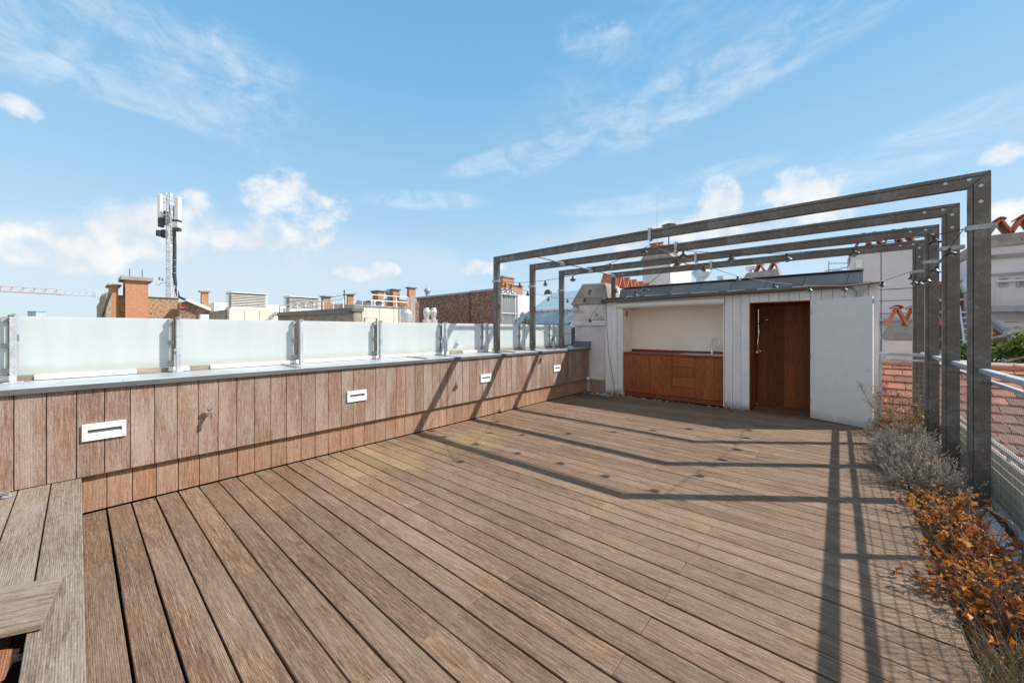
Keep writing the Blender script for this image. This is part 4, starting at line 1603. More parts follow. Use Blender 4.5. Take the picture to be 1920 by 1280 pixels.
# ------------------------------------------------------------------ roofs behind the shed
# tall white chimney
X_ = -6.4
y0 = onX(1257, 500, X_).y
y1 = onX(1296, 500, X_).y
xl = onY(1205, 500, y0).x
tc = thing('chimney', 'tall white chimney behind the shed with red tile cowls and a dark rain hat', 'chimney', ((X_ + xl) / 2, (y0 + y1) / 2, -2))
zt = onX(1257, 482, X_).z
MB().box(xl, X_, y0, y1, -6, zt).build('shaft', 'paint', tc)
z2 = onX(1257, 461, X_).z
m = MB()
m.hexa([(xl - .1, y0 - .1, zt + .001), (X_ + .06, y0 - .1, zt + .001), (X_ + .06, y1, zt - .0), (xl - .1, y1, zt), (xl + .25, y0 + .1, z2), (X_ - .1, y0 + .1, z2), (X_ - .1, y1 - .2, z2 - .1), (xl + .25, y1 - .2, z2 - .1)])
m.build('cap', 'concrete', tc, bevel=.02)
a, b_ = onX(1262, 532, X_), onX(1296, 546, X_)
m = MB()
m.bar((X_ + .03, y0 + .1, onX(1259, 533, X_).z), (X_ + .03, y1 + .3, onX(1296, 527, X_).z - .6), .06, .10)
m.build('flashing', 'concrete', tc)
cowl(tc, (xl + X_) / 2 - .15, y0 + .5, z2, .62, .34, .34, axis='x')
cowl(tc, (xl + X_) / 2 + .75, y0 + 1.0, z2 - .04, .5, .26, .24, axis='x')
hc = onX(1254, 421, X_ - .5)
m = MB()
m.tube([(hc.x, hc.y, z2 - .05), (hc.x, hc.y, hc.z - .05)], .03, 6)
m.lathe([(.36, -.06), (.38, -.04), (.12, .05), (0, .06)], hc, 16)
m.build('rain_hat', 'lampblack', tc)
tag(MB().tube([onX(1232, 480, X_ - .3), onX(1232, 367, X_ - .3)], [.018, .006], 5).build('antenna_rod', 'galvdull'), 'thin whip antenna rising above the tall white chimney', 'antenna')

# long chimney with a row of red tile cowls
X_ = -6.0
y0, y1 = onX(1143, 520, X_).y, onX(1236, 520, X_).y
LW = X_ - onY(1121, 520, y0).x
lc = thing('chimney', 'long low chimney carrying a row of red clay tile cowls above the shed roof', 'chimney', (X_ - .5, (y0 + y1) / 2, 0))
zb = onX(1126, 532, X_).z
MB().box(X_ - LW, X_, y0, y1, -4, zb).build('shaft', 'paint', lc)
yy = y0 + .40
k = 0
while yy < y1 - .15:
    cowl(lc, X_ - LW / 2, yy, zb, LW * .95, .30, .50 - .012 * k, axis='x', cap=False)
    yy += .66
    k += 1

# low concrete chimney with two cowls
X_ = -3.2
yq = 14.0
a, b_ = onY(1388, 524, yq), onY(1466, 524, yq)
cc = thing('chimney', 'low wide concrete chimney with two open clay cowls above the shed roof', 'chimney', ((a.x + b_.x) / 2, yq + .4, 0))
zt, zb = onY(1430, 509, yq).z, onY(1430, 530, yq).z
m = MB()
m.hexa([(a.x, yq, -3), (b_.x, yq, -3), (b_.x, yq + .9, -3), (a.x, yq + .9, -3), (a.x, yq, zb), (b_.x, yq, zb), (b_.x, yq + .9, zb), (a.x, yq + .9, zb)])
m.build('shaft', 'paint', cc)
m = MB()
m.hexa([(a.x, yq - .03, zb + .001), (b_.x, yq - .03, zb + .001), (b_.x, yq + .93, zb + .001), (a.x, yq + .93, zb + .001), (a.x + .15, yq + .1, zt), (b_.x - .1, yq + .1, zt + .08), (b_.x - .1, yq + .8, zt + .08), (a.x + .15, yq + .8, zt)])
m.build('cap', 'concrete', cc, bevel=.02)
for px in (1424, 1450):
    cowl(cc, onY(px, 500, yq + .3).x, yq + .45, zt + .05, .5, .15, .27)
h = onY(1403, 509, yq)
m = MB()
m.tube([(h.x, yq + .3, zt - .05), (h.x, yq + .3, zt + .13)], .05, 8)
m.lathe([(.13, 0), (.13, .02)], (h.x, yq + .3, zt + .13), 12)
m.lathe([(.14, 0), (.14, .02)], (h.x, yq + .3, zt + .20), 12)
for s in (-1, 1):
    m.tube([(h.x + s * .1, yq + .3, zt + .14), (h.x + s * .1, yq + .3, zt + .21)], .008, 5)
m.build('flue_cap', 'silver', cc)


def ventcowl(label, base, r, h, mat='bluegrey', name='roof_vent', group=None):
    t = thing(name, label, 'roof vent', tuple(base), group)
    MB().lathe([(r * .55, -.6), (r * .55, h * .35), (r * .7, h * .36)], base, 14).build('pipe', mat, t)
    MB().lathe([(r * .7, h * .361), (r, h * .62), (r, h * .72), (r * .55, h), (0, h * 1.02)], base, 14).build('hood', mat, t)
    return t


ventcowl('pale blue metal vent cowl standing over the shed roof', onY(1315, 530, 12.0), .26, .42)
MB_ = thing('roof_vent', 'tiny blue vent pipe right of the pale blue cowl', 'roof vent', tuple(onY(1351, 530, 13)))
MB().lathe([(.06, -.6), (.06, .1), (.1, .11), (.1, .2), (0, .22)], onY(1351, 530, 13), 10).build('pipe', 'bluegrey', MB_)
wv_ = thing('roof_antenna', 'small horizontal antenna bracket beside the white tower', 'antenna', tuple(onY(1572, 510, 13)))
m = MB()
p, q = onY(1554, 511, 13), onY(1590, 511, 13)
m.tube([p, p + Vector((0, 0, .3))], .012, 5)
m.tube([q, q + Vector((0, 0, .36))], .012, 5)
m.tube([p + Vector((0, 0, .24)), q + Vector((0, 0, .24))], .012, 5)
m.build('frame', 'galvdull', wv_)
c0 = onY(1570, 506, 13)
m = MB()
m.lathe([(.0, -.08), (.10, -.03), (.10, .02), (0, .06)], c0, 10)
m.tube([c0 - Vector((.25, 0, 0)), c0 + Vector((.25, .05, .06))], .02, 5)
m.build('head', 'bluegrey', wv_)
rs = thing('city_block', 'flat roofed building block behind the shed', 'building', (-5, 20, -20))
MB().box(-18, 3.5, 10.6, 34, -20, .9).build('wall', 'facade', rs)

# ------------------------------------------------------------------ left background roofs


def pix_box(m, X_, cL, c0, c1, yt, zb, tone=.5):
    """box whose +X face stands on plane X_ between two photo columns and whose near side shows from column cL"""
    y0, y1 = onX(c0, 600, X_).y, onX(c1, 600, X_).y
    z = onX((c0 + c1) / 2, yt, X_).z
    xl = onY(cL, 600, y0).x if y0 > .05 else X_ - 2
    m.box(xl, X_, y0, y1, zb, z, tone)
    return xl, X_, y0, y1, z


nb = thing('city_block', 'flat roofed city block beyond the frosted glass', 'building', (-25, 10, -20))
MB().box(-70, -6.5, -30, 45, -20, .2).build('wall', 'facade', nb)

BX = -36
bk = thing('brick_building', 'weathered brick gable wall with stepped grey flank beside the mast', 'building', (BX - 2, 3, 0))
m = MB()
xl, _, y0, y1, zt = pix_box(m, BX, 190, 208, 335, 558, .2)
m.build('wall', 'brickold', bk)
m = MB()
for k, (ca, cb, py) in enumerate(((188, 194, 567), (194, 201, 551), (201, 208.5, 548))):
    a, b_ = onY(ca, 600, y0 - .02).x, onY(cb, 600, y0 - .02).x
    m.box(a, b_ - .004, y0 - .25, y0 - .02, .2, onY(cb, py, y0 - .02).z)
m.build('flank', 'stone', bk)
m = MB()
p, q = onY(192, 592, y0 - .3), onY(207, 548, y0 - .3)
m.tube([p, q], .07, 5)
m.build('drain_pipe', 'seam', bk)
m = MB()
m.box(xl, BX + .05, y0, y1, zt + .001, zt + .08)
m.build('coping', 'seam', bk)
m = MB()
pix_box(m, BX + .3, 188, 207, 330, 585, .2)


def brick_chimney(label, X_, cL, c0, c1, yt, capt, zb=.2, mat='brick', over=.08, group='brick chimneys on the left roofs', capmat='concrete'):
    m = MB()
    xl, x1, y0, y1, z = pix_box(m, X_, cL, c0, c1, yt, zb)
    t = thing('brick_chimney', label, 'chimney', ((xl + x1) / 2, (y0 + y1) / 2, zb), group)
    m.build('shaft', mat, t)
    zc = onX((c0 + c1) / 2, capt, X_).z
    c_ = MB().box(xl - over, x1 + over, y0 - over, y1 + over, z + .001, zc).build('cap', capmat, t)
    return t, xl, x1, y0, y1, zc


t, xl, x1, y0, y1, zc = brick_chimney('large orange brick chimney with thick concrete cap left of the mast', BX + .6, 230.5, 235, 278, 526, 519.5, over=.22)
m = MB()
for f in (.2, .75):
    m.tube([(x1 - .3, y0 + (y1 - y0) * f, zc), (x1 - .3, y0 + (y1 - y0) * f, zc + .55)], .02, 4)
m.build('lightning_rod', 'seam', t)
brick_chimney('small orange brick chimney on the stepped grey flank', BX + .1, 203, 207, 222, 535, 532.8, over=.15)
brick_chimney('narrow brick chimney between the mast and the first louvre box', BX + 1, 376, 378, 391, 547.5, 545, over=.12)
# low brick parts right of the mast
b2 = thing('brick_shed', 'low dark brick roof structure with sloping white coping right of the mast', 'building', (BX, 7, 0))
m = MB()
X2 = BX + 1.2
xl, _, y0, y1, zt = pix_box(m, X2, 332, 336, 408, 569, .2)
m.build('wall', 'brickold', b2)
m = MB()
p, q = onX(348, 562, X2 + .3), onX(402, 584, X2 + .3)
m.bar(p, q, .8, .16)
m.build('sloping_coping', 'trim', b2)
MB().prism([(onX(336, 600, X2 + .1).y, .2), (onX(336, 565, X2 + .1).y, onX(336, 566, X2).z), (onX(350, 564, X2).y, onX(350, 566, X2).z), (onX(404, 584, X2).y, onX(404, 586, X2).z), (onX(404, 600, X2).y, .2)], 0, X2 + .01, X2 + .25).build('gable', 'brickdark', b2)
a, b_ = onX(337, 571, X2 + .3), onX(352, 578, X2 + .3)
MB().box(X2 + .26, X2 + .36, a.y, b_.y, b_.z, a.z).build('red_panel', 'cowltile', b2)
m = MB()
pix_box(m, X2 + 1.0, 372, 376, 401, 589.5, .2)
m.build('white_roof_light', 'trim', b2)

# telecom mast
MD = 30.0
ms = thing('telecom_mast', 'lattice telecom mast with white panel antennas above the brick roofs', 'mast', tuple(at(318, 597, MD)))
top, bot = at(318, 361, MD), at(318.5, 600, MD)
rt_ = Vector((CS, SN, 0))
fw = Vector((-SN, CS, 0))
legs = [rt_ * -.21 - fw * .12, rt_ * .21 - fw * .12, fw * .26]
m = MB()
for l in legs:
    m.tube([bot + l, top + l * .8], .036, 6)
n = 30
for k in range(n):
    za, zb = bot.lerp(top, k / n), bot.lerp(top, (k + 1) / n)
    for i in range(3):
        j = (i + 1) % 3
        m.tube([za + legs[i], zb + legs[j]] if k % 2 else [za + legs[j], zb + legs[i]], .018, 4)
        m.tube([za + legs[i], za + legs[j]], .015, 4)
m.build('lattice', 'mast', ms)


def mbox(c0, c1, y0, y1, dep=.25, off=0.0, tone=.5):
    a, b_ = at(c0, y0, MD + off), at(c1, y1, MD + off)
    hgt = a.z - b_.z
    p = (a + b_) / 2
    wd = (at(c1, y0, MD + off) - at(c0, y0, MD + off)).length
    mm = MB()
    mm.bar(Vector((p.x, p.y, b_.z)), Vector((p.x, p.y, a.z)), wd, dep, fw, tone)
    return mm


for (c0, c1, y0, y1, off) in ((297.5, 304, 364.5, 408, -.2), (329.5, 337.5, 370, 413.5, -.3)):
    mbox(c0, c1, y0, y1, .3, off).build('panel_antenna', 'antenna', ms, bevel=.03)
mbox(305.5, 309, 367, 412, .2, .5).build('panel_antenna', 'bluegrey', ms, bevel=.03)
for (c0, c1, y0, y1, off, mt) in ((295.5, 303, 432, 443, -.3, 'navy'), (305, 311, 431, 446, .0, 'navy'), (327, 337, 417, 427, -.4, 'louvre'), (325, 338, 412.5, 416.5, -.3, 'navy'),
                                  (326, 337.5, 427.5, 433.5, -.2, 'navy'), (299, 305, 409, 426, -.2, 'navy'), (306, 313, 396, 422, .3, 'navy'), (320, 324, 385, 420, .3, 'navy')):
    mbox(c0, c1, y0, y1, .35, off).build('radio_unit', mt, ms, bevel=.02)
m = MB()
for (pa, pb) in (((301, 372), (318, 374)), ((301, 402), (318, 404)), ((318, 378), (334, 377)), ((318, 408), (334, 408)), ((300, 438), (316, 440)), ((307, 380), (318, 382)), ((318, 422), (330, 422))):
    m.tube([at(*pa, MD), at(*pb, MD)], .035, 5)
m.build('arm', 'mast', ms)
m = MB()
for o in (0, 1.6, 3.0):
    m.tube([at(325 + o, 428, MD - .1), at(326 + o, 470, MD), at(325.5 + o, 515, MD), at(328 + o, 540, MD), at(333 + o, 556, MD), at(345 + o, 561.5, MD)], .075, 6)
m.build('cable_bundle', 'navy', ms)
m = MB()
for py in (488, 500, 512, 536):
    m.tube([at(319, py, MD), at(329, py, MD - .1)], .02, 4)
m.build('cable_bracket', 'mast', ms)
for (px, py, r) in ((300, 522, .16), (305.5, 524, .13)):
    d = MB()
    d.lathe([(0, -.09), (r * .7, -.06), (r, 0), (r * .96, .01), (0, -.05)], at(px, py, MD - .3), 12, axis='y')
    d.build('dish', 'galvdull', ms)
m = MB()
m.tube([at(303, 530, MD - .2), at(318, 531, MD)], .04, 5)
m.tube([at(292, 532, MD - .2), at(297, 535, MD - .2), at(303, 530, MD - .2)], .025, 5)
m.build('dish_arm', 'mast', ms)
m = MB()
for px, col in ((327, 0), (332.5, 0), (301, 1), (309, 1)):
    m.tube([at(px, 600, MD - .4), at(px, 535 if col == 0 else 560, MD - .4)], .03, 4)
for py in range(540, 600, 8):
    m.tube([at(327, py, MD - .4), at(332.5, py, MD - .4)], .02, 4)
    if py > 560:
        m.tube([at(301, py, MD - .4), at(309, py, MD - .4)], .018, 4)
m.build('ladder', 'mast', ms)

# tower crane far away
CD = 150.0
cr = thing('tower_crane', 'distant red tower crane jib fading to grey at its tip', 'crane', tuple(at(-240, 700, CD)))
m = MB()


def jib(px):
    return at(px, 546.0 + px * .055, CD)


xs = [-260 + k * 21 for k in range(19)]
hgt = Vector((0, 0, 2.0))
for k in range(18):
    p, q = jib(xs[k]), jib(xs[k + 1])
    m.tube([p, q], .17, 4)
    m.tube([p, p.lerp(q, .5) + hgt], .075, 4)
    m.tube([p.lerp(q, .5) + hgt, q], .075, 4)
    m.tube([p + fw * 1.2, p.lerp(q, .5) + hgt], .06, 4)
    if k:
        m.tube([p - (q - p) * .5 + hgt, p.lerp(q, .5) + hgt], .06, 4)
m.build('jib', 'craneR', cr)
m = MB()
for k in range(5):
    p, q = jib(119 + k * 13), jib(132 + k * 13)
    m.tube([p, q], .10, 4)
    m.tube([p, p.lerp(q, .5) + hgt * .8], .05, 4)
    m.tube([p.lerp(q, .5) + hgt * .8, q], .05, 4)
h = jib(178)
m.tube([h + Vector((-.8, 0, -.4)), h + Vector((.8, 0, -.4))], .2, 4)
m.tube([h + Vector((0, 0, -.4)), h + Vector((0, 0, 1.8))], .12, 4)
m.build('jib_tip', 'craneW', cr)
m = MB()
b0 = jib(-240)
for sxx in (-1, 1):
    for syy in (-1, 1):
        m.tube([(b0.x + sxx, b0.y + syy, -20), (b0.x + sxx, b0.y + syy, b0.z + 6)], .15, 4)
for k in range(20):
    z = -20 + k * 2
    m.tube([(b0.x - 1, b0.y - 1, z), (b0.x + 1, b0.y - 1, z + 2)], .08, 4)
m.build('tower', 'craneR', cr)

# louvred ventilation boxes


def louvre_box(label, X_, cL, c0, c1, yt, yb, ypod):
    y0, y1 = onX(c0, 600, X_).y, onX(c1, 600, X_).y
    xl = onY(cL, 600, y0).x
    zt, zb, zp = onX(c0, yt, X_).z, onX(c0, yb, X_).z, onX(c0, ypod, X_).z
    t = thing('louvre_box', label, 'ventilation unit', ((xl + X_) / 2, (y0 + y1) / 2, zp), 'louvred ventilation boxes on the left roofs')
    MB().box(xl + .12, X_ - .12, y0 + .12, y1 - .12, zp, zt - .06).build('core', 'ventdark', t)
    m = MB()
    n = 8
    for k in range(n):
        z = zb + (zt - zb - .1) * k / n
        hh = (zt - zb) / n
        m.hexa([(X_ - .16, y0, z + hh * .55), (X_, y0, z), (X_, y1, z), (X_ - .16, y1, z + hh * .55), (X_ - .16, y0, z + hh * .75), (X_ + .0, y0, z + hh * .30), (X_ + .0, y1, z + hh * .30), (X_ - .16, y1, z + hh * .75)], R())
        m.hexa([(xl, y0, z), (X_ - .165, y0, z), (X_ - .165, y0 + .12, z + hh * .5), (xl, y0 + .12, z + hh * .5), (xl, y0, z + hh * .3), (X_ - .165, y0, z + hh * .3), (X_ - .165, y0 + .12, z + hh * .8), (xl, y0 + .12, z + hh * .8)], R())
    m.build('louvres', 'louvre', t)
    m = MB()
    m.hexa([(xl, y0, zt - .09), (X_ + .02, y0, zt - .05), (X_ + .02, y1, zt - .05), (xl, y1, zt - .09), (xl, y0, zt + .06), (X_ + .02, y0, zt), (X_ + .02, y1, zt - .02), (xl, y1, zt + .06)])
    m.box(xl, X_ + .01, y0 - .02, y1, zp, zb - .01)
    m.build('frame', 'louvre', t)
    return t


HX = -24
louvre_box('large white louvred ventilation box on a beige podium right of the mast', HX, 423, 434, 502.5, 546.5, 575, 581)
louvre_box('second white louvred ventilation box behind a roof railing', HX, 531.5, 543, 601.5, 554.5, 577.5, 590)
pd = thing('panel_podium', 'beige panelled roof podium below the first louvred box', 'roof structure', (HX, 10, .2))
m = MB()
cuts = [429.5, 459, 486.5, 513]
for a, b_ in zip(cuts, cuts[1:]):
    ya, yb = onX(a, 600, HX + 1).y, onX(b_, 600, HX + 1).y
    m.box(HX - 3.2, HX + 1, ya + .012, yb - .012, .2, onX(430, 579.5, HX + 1).z, R())
m.build('panels', 'beige', pd)
ya = onX(429.5, 600, HX + 1).y
MB().box(HX - 3.1, HX + .99, ya - .06, ya, .2, onX(430, 580, HX + 1).z).build('shaded_side', 'stone', pd)  # darker sheet paints shade onto the unlit side of the podium
m = MB()
pix_box(m, HX - 3, 395, 402, 545, 570, .2)
tag(m.build('roof_block', 'trim'), 'long low white roof block behind the louvred boxes', 'roof structure')
ls = thing('roof_ladder', 'light metal ladder leaning at the end of the beige podium', 'ladder', tuple(onX(510, 600, HX + 1.2)))
m = MB()
for o in (0, 6):
    m.tube([onX(500 + o, 600, HX + 1.4), onX(517 + o, 583, HX + 1.2)], .04, 5)
for k in range(6):
    f = k / 6
    m.tube([onX(500 + 17 * f, 600 - 17 * f, HX + 1.4), onX(506 + 17 * f, 600 - 17 * f, HX + 1.4)], .03, 4)
m.build('frame', 'galvdull', ls)

# stone walled flat roof with metal fascia, facing us
YS = 7.6
a, b_ = onY(521, 600, YS), onY(664, 600, YS)
fr = thing('flat_roof_building', 'brown stone wall under a grey metal roof edge behind the glass', 'building', ((a.x + b_.x) / 2, YS + 3, 0))
za, zb = onY(521, 588, YS).z, onY(664, 579, YS).z
MB().prism([(a.x, .2), (b_.x, .2), (b_.x, zb - .08), (a.x, za - .05)], 1, YS, YS + .35).build('wall', 'stone', fr)
m = MB()
m.prism([(a.x - .1, za - .06), (b_.x + .05, zb - .10), (b_.x + .05, zb + .06), (a.x - .1, za + .06)], 1, YS - .10, YS + .40)
m.prism([(a.x - .1, za - .13), (b_.x - .1, zb - .17), (b_.x - .1, zb - .105), (a.x - .1, za - .065)], 1, YS - .2, YS - .102)
m.build('metal_edge', 'zincedge', fr)
MB().box(b_.x - .10, b_.x + .02, YS - .07, YS - .002, .2, zb - .18).build('downpipe', 'zincedge', fr)


def roof_rail(label, pts, h, mat='antenna'):
    t = thing('roof_railing', label, 'railing', tuple(pts[0]), 'white guard rails on the left roofs')
    for p in pts:
        MB().tube([p, p + Vector((0, 0, h))], .028, 5).build('post', mat, t)
    m = MB()
    for f in (.5, 1):
        m.tube([p + Vector((0, 0, h * f)) for p in pts], .024, 5)
    m.build('rail', mat, t)


roof_rail('white guard rail in front of the second louvred box', [onY(c_, py, YS + .2) for c_, py in ((524, 587), (535, 586), (545, 585), (557, 584), (573, 583), (589, 582), (606, 581), (625, 580), (644, 578))], .42)

# beige panelled plant room with roof units
GX = -16.5
pr_ = thing('plant_room', 'beige panelled plant room between stone wall and brick wall', 'roof structure', (GX - 1, 13, 0))
cuts = [664.5, 686, 712, 738, 764]
m = MB()
zt = onX(700, 575, GX).z
for a, b_ in zip(cuts, cuts[1:]):
    ya, yb = onX(a, 600, GX).y, onX(b_, 600, GX).y
    m.box(GX - 1.2, GX, ya + .01, yb - .01, .2, zt, R())
m.build('panels', 'beige', pr_)
y0, y1 = onX(664.5, 600, GX).y, onX(764, 600, GX).y
MB().box(GX - 1.25, GX + .05, y0 - .02, y1 + .03, zt + .001, zt + .06).build('roof_edge', 'galvdull', pr_)
ya = onX(676.5, 600, GX).y
MB().tube([(GX + .06, ya, .2), (GX + .06, ya, onX(676, 581, GX).z), (GX + .06, ya + .02, onX(676, 579, GX).z)], .05, 6).build('drain_pipe', 'seam', pr_)
ya, yb = onX(683, 600, GX + .8).y, onX(706, 600, GX + .8).y
tag(MB().tube([(GX + .8, ya, .2), (GX + .8, ya, onX(684, 596, GX + .8).z), (GX + .8, yb, onX(706, 597, GX + .8).z), (GX + .8, yb, .2)], .03, 6).build('pipe_bracket', 'seam'), 'small bent pipe frame in front of the beige plant room', 'pipe')
roof_rail('white guard rail on top of the beige plant room', [Vector((GX - .3, onX(c_, 600, GX - .3).y, zt + .06)) for c_ in (697, 720, 743, 765)], .53)
for lab, c0, c1, py in (('small white condenser box at the left end of the plant room roof', 664, 681, 565), ('grey condenser unit on the plant room roof', 683, 697, 564), ('white condenser with round fan on the plant room roof', 701, 719, 563)):
    X_ = GX - .6
    ya, yb = onX(c0, 600, X_).y, onX(c1, 600, X_).y
    zz = onX(c0, py, X_).z
    t = thing('condenser_unit', lab, 'air conditioner', (X_, (ya + yb) / 2, zt), 'condenser units on the plant room')
    MB().box(X_ - .3, X_, ya, yb, zt + .07, zz).build('casing', 'galvdull' if 'grey' in lab else 'antenna', t, bevel=.03)
    MB().lathe([(.0, .001), (.15, .002), (.17, .02), (.13, .025), (0, .01)], (X_, (ya + yb) / 2, (zt + zz) / 2 + .03), 14, axis='x').build('fan_grille', 'ventdark', t)
lr = thing('roof_ladder', 'grey caged ladder at the right end of the plant room', 'ladder', (GX + .5, onX(775, 600, GX + .5).y, .2))
m = MB()
for px in (771.5, 777):
    m.tube([onX(px, 604, GX + .5), onX(px, 553, GX + .5)], .03, 5)
for k in range(14):
    m.tube([onX(771.5, 602 - k * 3.5, GX + .5), onX(777, 602 - k * 3.5, GX + .5)], .018, 4)
m.build('frame', 'galv', lr)
for lab, X_, cL, c0, c1, yt in (('brick chimney behind the right end of the second louvred box', -21, 602, 606, 620, 557), ('slim brick chimney left of the plant room with a cap', -20, 650, 652, 663, 553.5),
                                ('wide brick chimney above the plant room roof', -19, 697, 709, 721, 546.5), ('brick chimney next to the galvanised flue', -19, 733.5, 737, 749, 544),
                                ('narrow brick chimney behind the caged ladder', -18.5, 763, 767, 779, 540.5)):
    brick_chimney(lab, X_, cL, c0, c1, yt, yt - 2, over=.07, capmat='zincedge')
t = thing('brick_parapet', 'low dark brick parapet behind the plant room', 'wall', (-22, 12, .2))
m = MB()
pix_box(m, -22.5, 615, 619, 700, 571, .2)
pix_box(m, -20.5, 718, 722, 786, 562, .2)
m.build('wall', 'brickdark', t)
mst = thing('roof_antenna', 'thin dark antenna pole left of the slim brick chimney', 'antenna', tuple(onX(645, 580, -19)))
m = MB()
m.tube([onX(645.5, 582, -19), onX(645.5, 543, -19)], [.05, .02], 5)
for py in (546, 552, 560):
    m.tube([onX(643.5, py, -19), onX(647.5, py, -19)], .02, 4)
m.tube([onX(600, 561, -19), onX(645, 553, -19), onX(669, 550, -19)], .012, 4)
m.build('pole', 'seam', mst)


def silver_cowl(label, px, ytop, ybot, wpx, X_):
    c_ = onX(px, ybot, X_)
    d = (Vector((c_.x, c_.y, 0)).dot(fw))
    s = d / F
    r = wpx * s / 2
    h = (ybot - ytop) * s
    t = thing('silver_vent', label, 'roof vent', (c_.x, c_.y, .2), 'silver ventilation cowls')
    MB().lathe([(r * .6, -1.0), (r * .6, .0), (r, h * .66), (r * .98, h * .70)], c_, 18).build('lower_cone', 'silver', t)
    MB().lathe([(r * .98, h * .701), (r * .56, h * .93), (r * .56, h * .97), (0, h)], c_, 18).build('upper_cone', 'silver', t)


silver_cowl('large silver double cone vent in front of the plant room', 762, 579, 604, 22.5, -11.5)
for lab, px in (('left one of two small silver vents in front of the brick wall', 800), ('right one of two small silver vents in front of the brick wall', 813)):
    c_ = onX(px, 605, -12.5)
    s = Vector((c_.x, c_.y, 0)).dot(fw) / F
    t = thing('silver_vent', lab, 'roof vent', (c_.x, c_.y, .2), 'silver ventilation cowls')
    MB().lathe([(7.2 * s, -.6), (7.2 * s, 6 * s)], c_, 14).build('base_ring', 'silver', t)
    MB().lathe([(3.6 * s, 6.05 * s), (6.6 * s, 20.5 * s), (6.6 * s, 21 * s)], c_, 14).build('lower_cone', 'silver', t)
    MB().lathe([(6.6 * s, 21.05 * s), (4.4 * s, 27.5 * s), (0, 28.5 * s)], c_, 14).build('upper_cone', 'silver', t)

# dark brick wall facing us
YB = 17.0
bwl = thing('brick_wall', 'long dark brick party wall with metal coping, in shade', 'wall', (-14, YB + .2, 0))
a, b_, c_ = onY(781, 560, YB), onY(881, 549, YB), onY(952, 542, YB)
m = MB()
m.prism([(a.x, .2), (b_.x - .06, .2), (b_.x - .06, b_.z - .02), (a.x, a.z)], 1, YB, YB + .5)
m.prism([(b_.x + .06, .2), (c_.x, .2), (c_.x, c_.z), (b_.x + .06, b_.z)], 1, YB, YB + .5)
m.build('wall', 'brickdark', bwl)
MB().box(b_.x - .058, b_.x + .058, YB + .12, YB + .5, .2, b_.z - .1).build('groove', 'seam', bwl)
m = MB()
m.prism([(a.x - .1, a.z + .001), (b_.x - .03, b_.z - .019), (b_.x - .03, b_.z + .10), (a.x - .1, a.z + .12)], 1, YB - .06, YB + .56)
m.prism([(b_.x + .03, b_.z + .001), (c_.x, c_.z + .001), (c_.x, c_.z + .12), (b_.x + .03, b_.z + .13)], 1, YB - .06, YB + .56)
m.build('coping', 'galvdull', bwl)
ventcowl('slim grey metal flue cowl on the coping of the dark brick wall', onY(801.5, 554, YB + .3), .26, .55, 'galvdull', 'flue_cowl')
ventcowl('grey metal flue cowl between two small brick chimneys', onX(731, 560, -19.5), .28, .55, 'galvdull', 'flue_cowl')

# chimney and flues behind the front left post
brick_chimney('orange brick chimney right behind the front left pergola post', -13.0, 934, 943, 964, 521, 518.5, over=.05)
brick_chimney('lower orange brick chimney part behind the flue pipes', -12.6, 955, 960, 980, 536, 534.5, over=.05)
FX = -10.6
fl = thing('flue_cluster', 'cluster of shiny steel flue pipes with cowls in a frame', 'flue pipes', (FX, onX(950, 600, FX).y, .2))
for k in range(6):
    px = 941 + k * 4.6
    ya = onX(px, 600, FX).y
    zt = onX(px, 545 + (k % 2) * 3, FX).z
    m = MB()
    m.tube([(FX, ya, .2), (FX, ya, zt - .25)], .055, 8)
    m.build('pipe', 'steel', fl)
    MB().lathe([(.05, -.25), (.10, -.12), (.10, -.06), (.05, .0), (.09, .03), (0, .12)], (FX, ya, zt), 10).build('cowl', 'galvdull', fl)
m = MB()
for py in (553, 588):
    m.tube([(FX + .1, onX(935, 600, FX).y, onX(950, py, FX).z), (FX + .1, onX(968, 600, FX).y, onX(950, py, FX).z)], .03, 5)
for px in (937, 966):
    m.tube([(FX + .1, onX(px, 600, FX).y, .2), (FX + .1, onX(px, 600, FX).y, onX(px, 552, FX).z)], .035, 5)
m.build('frame', 'galvdull', fl)
m = MB()
X_ = -11.2
ya, yb, yc2 = onX(966, 600, X_).y, onX(993, 600, X_).y, onX(972, 600, X_).y
z1 = onX(970, 552, X_).z
m.prism([(ya, .2), (ya, z1), (yb, z1), (yc2, .2)], 0, X_ - 1, X_)
m = MB()
m.box(X_ - .3, X_, ya, yb + .3, .2, z1)
tag(m.build('white_wall', 'paint'), 'white rendered roof wall right of the flue pipes', 'wall')
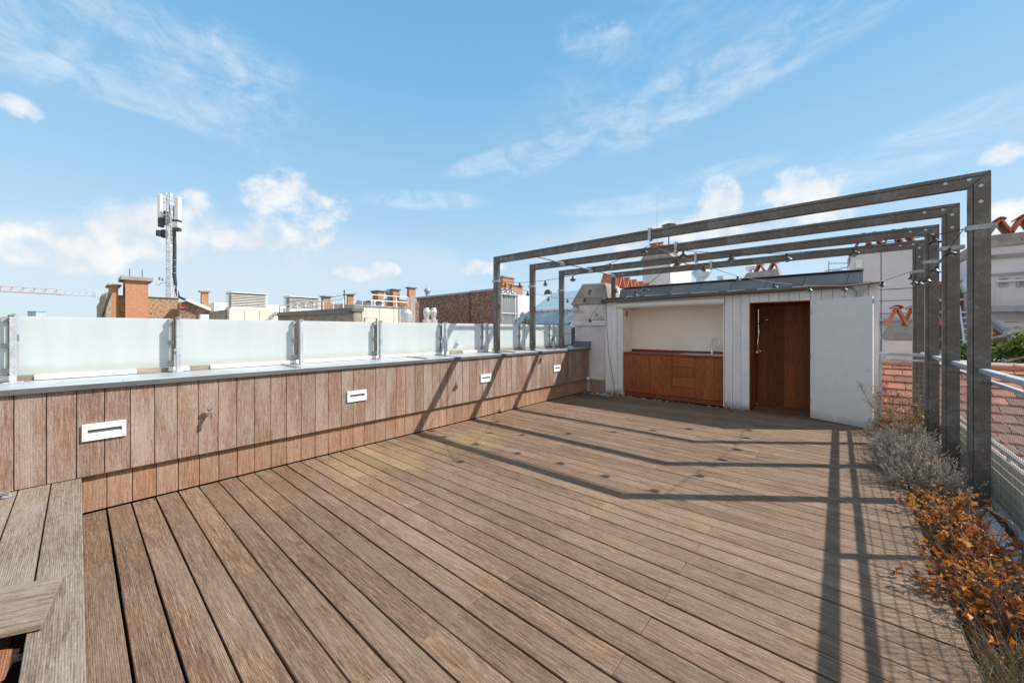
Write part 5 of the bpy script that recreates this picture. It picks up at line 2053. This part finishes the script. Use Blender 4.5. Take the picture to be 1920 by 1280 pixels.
# pale green roof with blue grey metal skirt
gr = thing('green_roof_building', 'roof building with pale green upper part and blue grey seamed skirt', 'building', (-12, 14, 0))
YG = 12.8
a, b_ = onY(1001, 600, YG), onY(1082, 600, YG)
zt, zm, zs, zb = onY(1030, 549, YG + 1.2).z, onY(1030, 579, YG + .6).z, onY(1030, 583, YG + .5).z, onY(1030, 607, YG - .4).z
m = MB()
m.hexa([(a.x - .6, YG + .6, zm), (b_.x, YG + .6, zm), (b_.x, YG + 3, zm), (a.x - .6, YG + 3, zm), (a.x + .2, YG + 1.2, zt), (b_.x, YG + 1.2, zt), (b_.x, YG + 3, zt), (a.x + .2, YG + 3, zt)])
m.build('upper_roof', 'palegreen', gr)
MB().box(a.x - .4, b_.x, YG + .5, YG + 3, zs, zm - .001).build('fascia', 'trim', gr)
m = MB()
n = 9
for k in range(n):
    xa = a.x - .9 + (b_.x - a.x + .9) * k / n
    xb = a.x - .9 + (b_.x - a.x + .9) * (k + 1) / n
    m.hexa([(xa + .01, YG - .6, zb - .1), (xb - .01, YG - .6, zb - .1), (xb - .01, YG + .5, zs - .1), (xa + .01 + .0, YG + .5, zs - .1), (xa + .01, YG - .6, zb), (xb - .01, YG - .6, zb), (xb + .28, YG + .49, zs), (xa + .30, YG + .49, zs)], R())
    m.bar((xa, YG - .6, zb + .01), (xa + .29, YG + .49, zs + .01), .03, .05)
m.build('skirt_roof', 'bluemetal', gr)
MB().box(a.x - .9, b_.x, YG - .5, YG + 3, .2, zb - .12).build('wall', 'slate', gr)
hd = onY(1028.5, 548, YG + 1.6)
m = MB()
prf = [(math.cos(math.pi * k / 14) * .19 + hd.x, math.sin(math.pi * k / 14) * .22 + zt - .02) for k in range(15)]
m.prism(prf, 1, YG + 1.5, YG + 1.62)
tag(m.build('round_dormer', 'slate'), 'dark half round dormer on the pale green roof', 'dormer')
crown('small yellow green tree top behind the second left post', onY(989, 607, 11.8), .24, .24, .30, 420, .07, name='small_tree', cat='tree')
# tiny distant roof at the far left
t = thing('distant_roof_box', 'tiny grey roof box far away above the glass at the left', 'roof structure', tuple(at(69, 592, 60)))
a, b_ = at(61.5, 585, 60), at(77, 592, 60)
p = (a + b_) / 2
MB().bar((p.x, p.y, -2), (p.x, p.y, a.z), 1.3, 1.3, fw).build('box', 'bluegrey', t)
MB().bar((p.x, p.y, a.z + .001), (p.x, p.y, a.z + .12), 1.4, 1.4, fw).build('lid', 'galvdull', t)
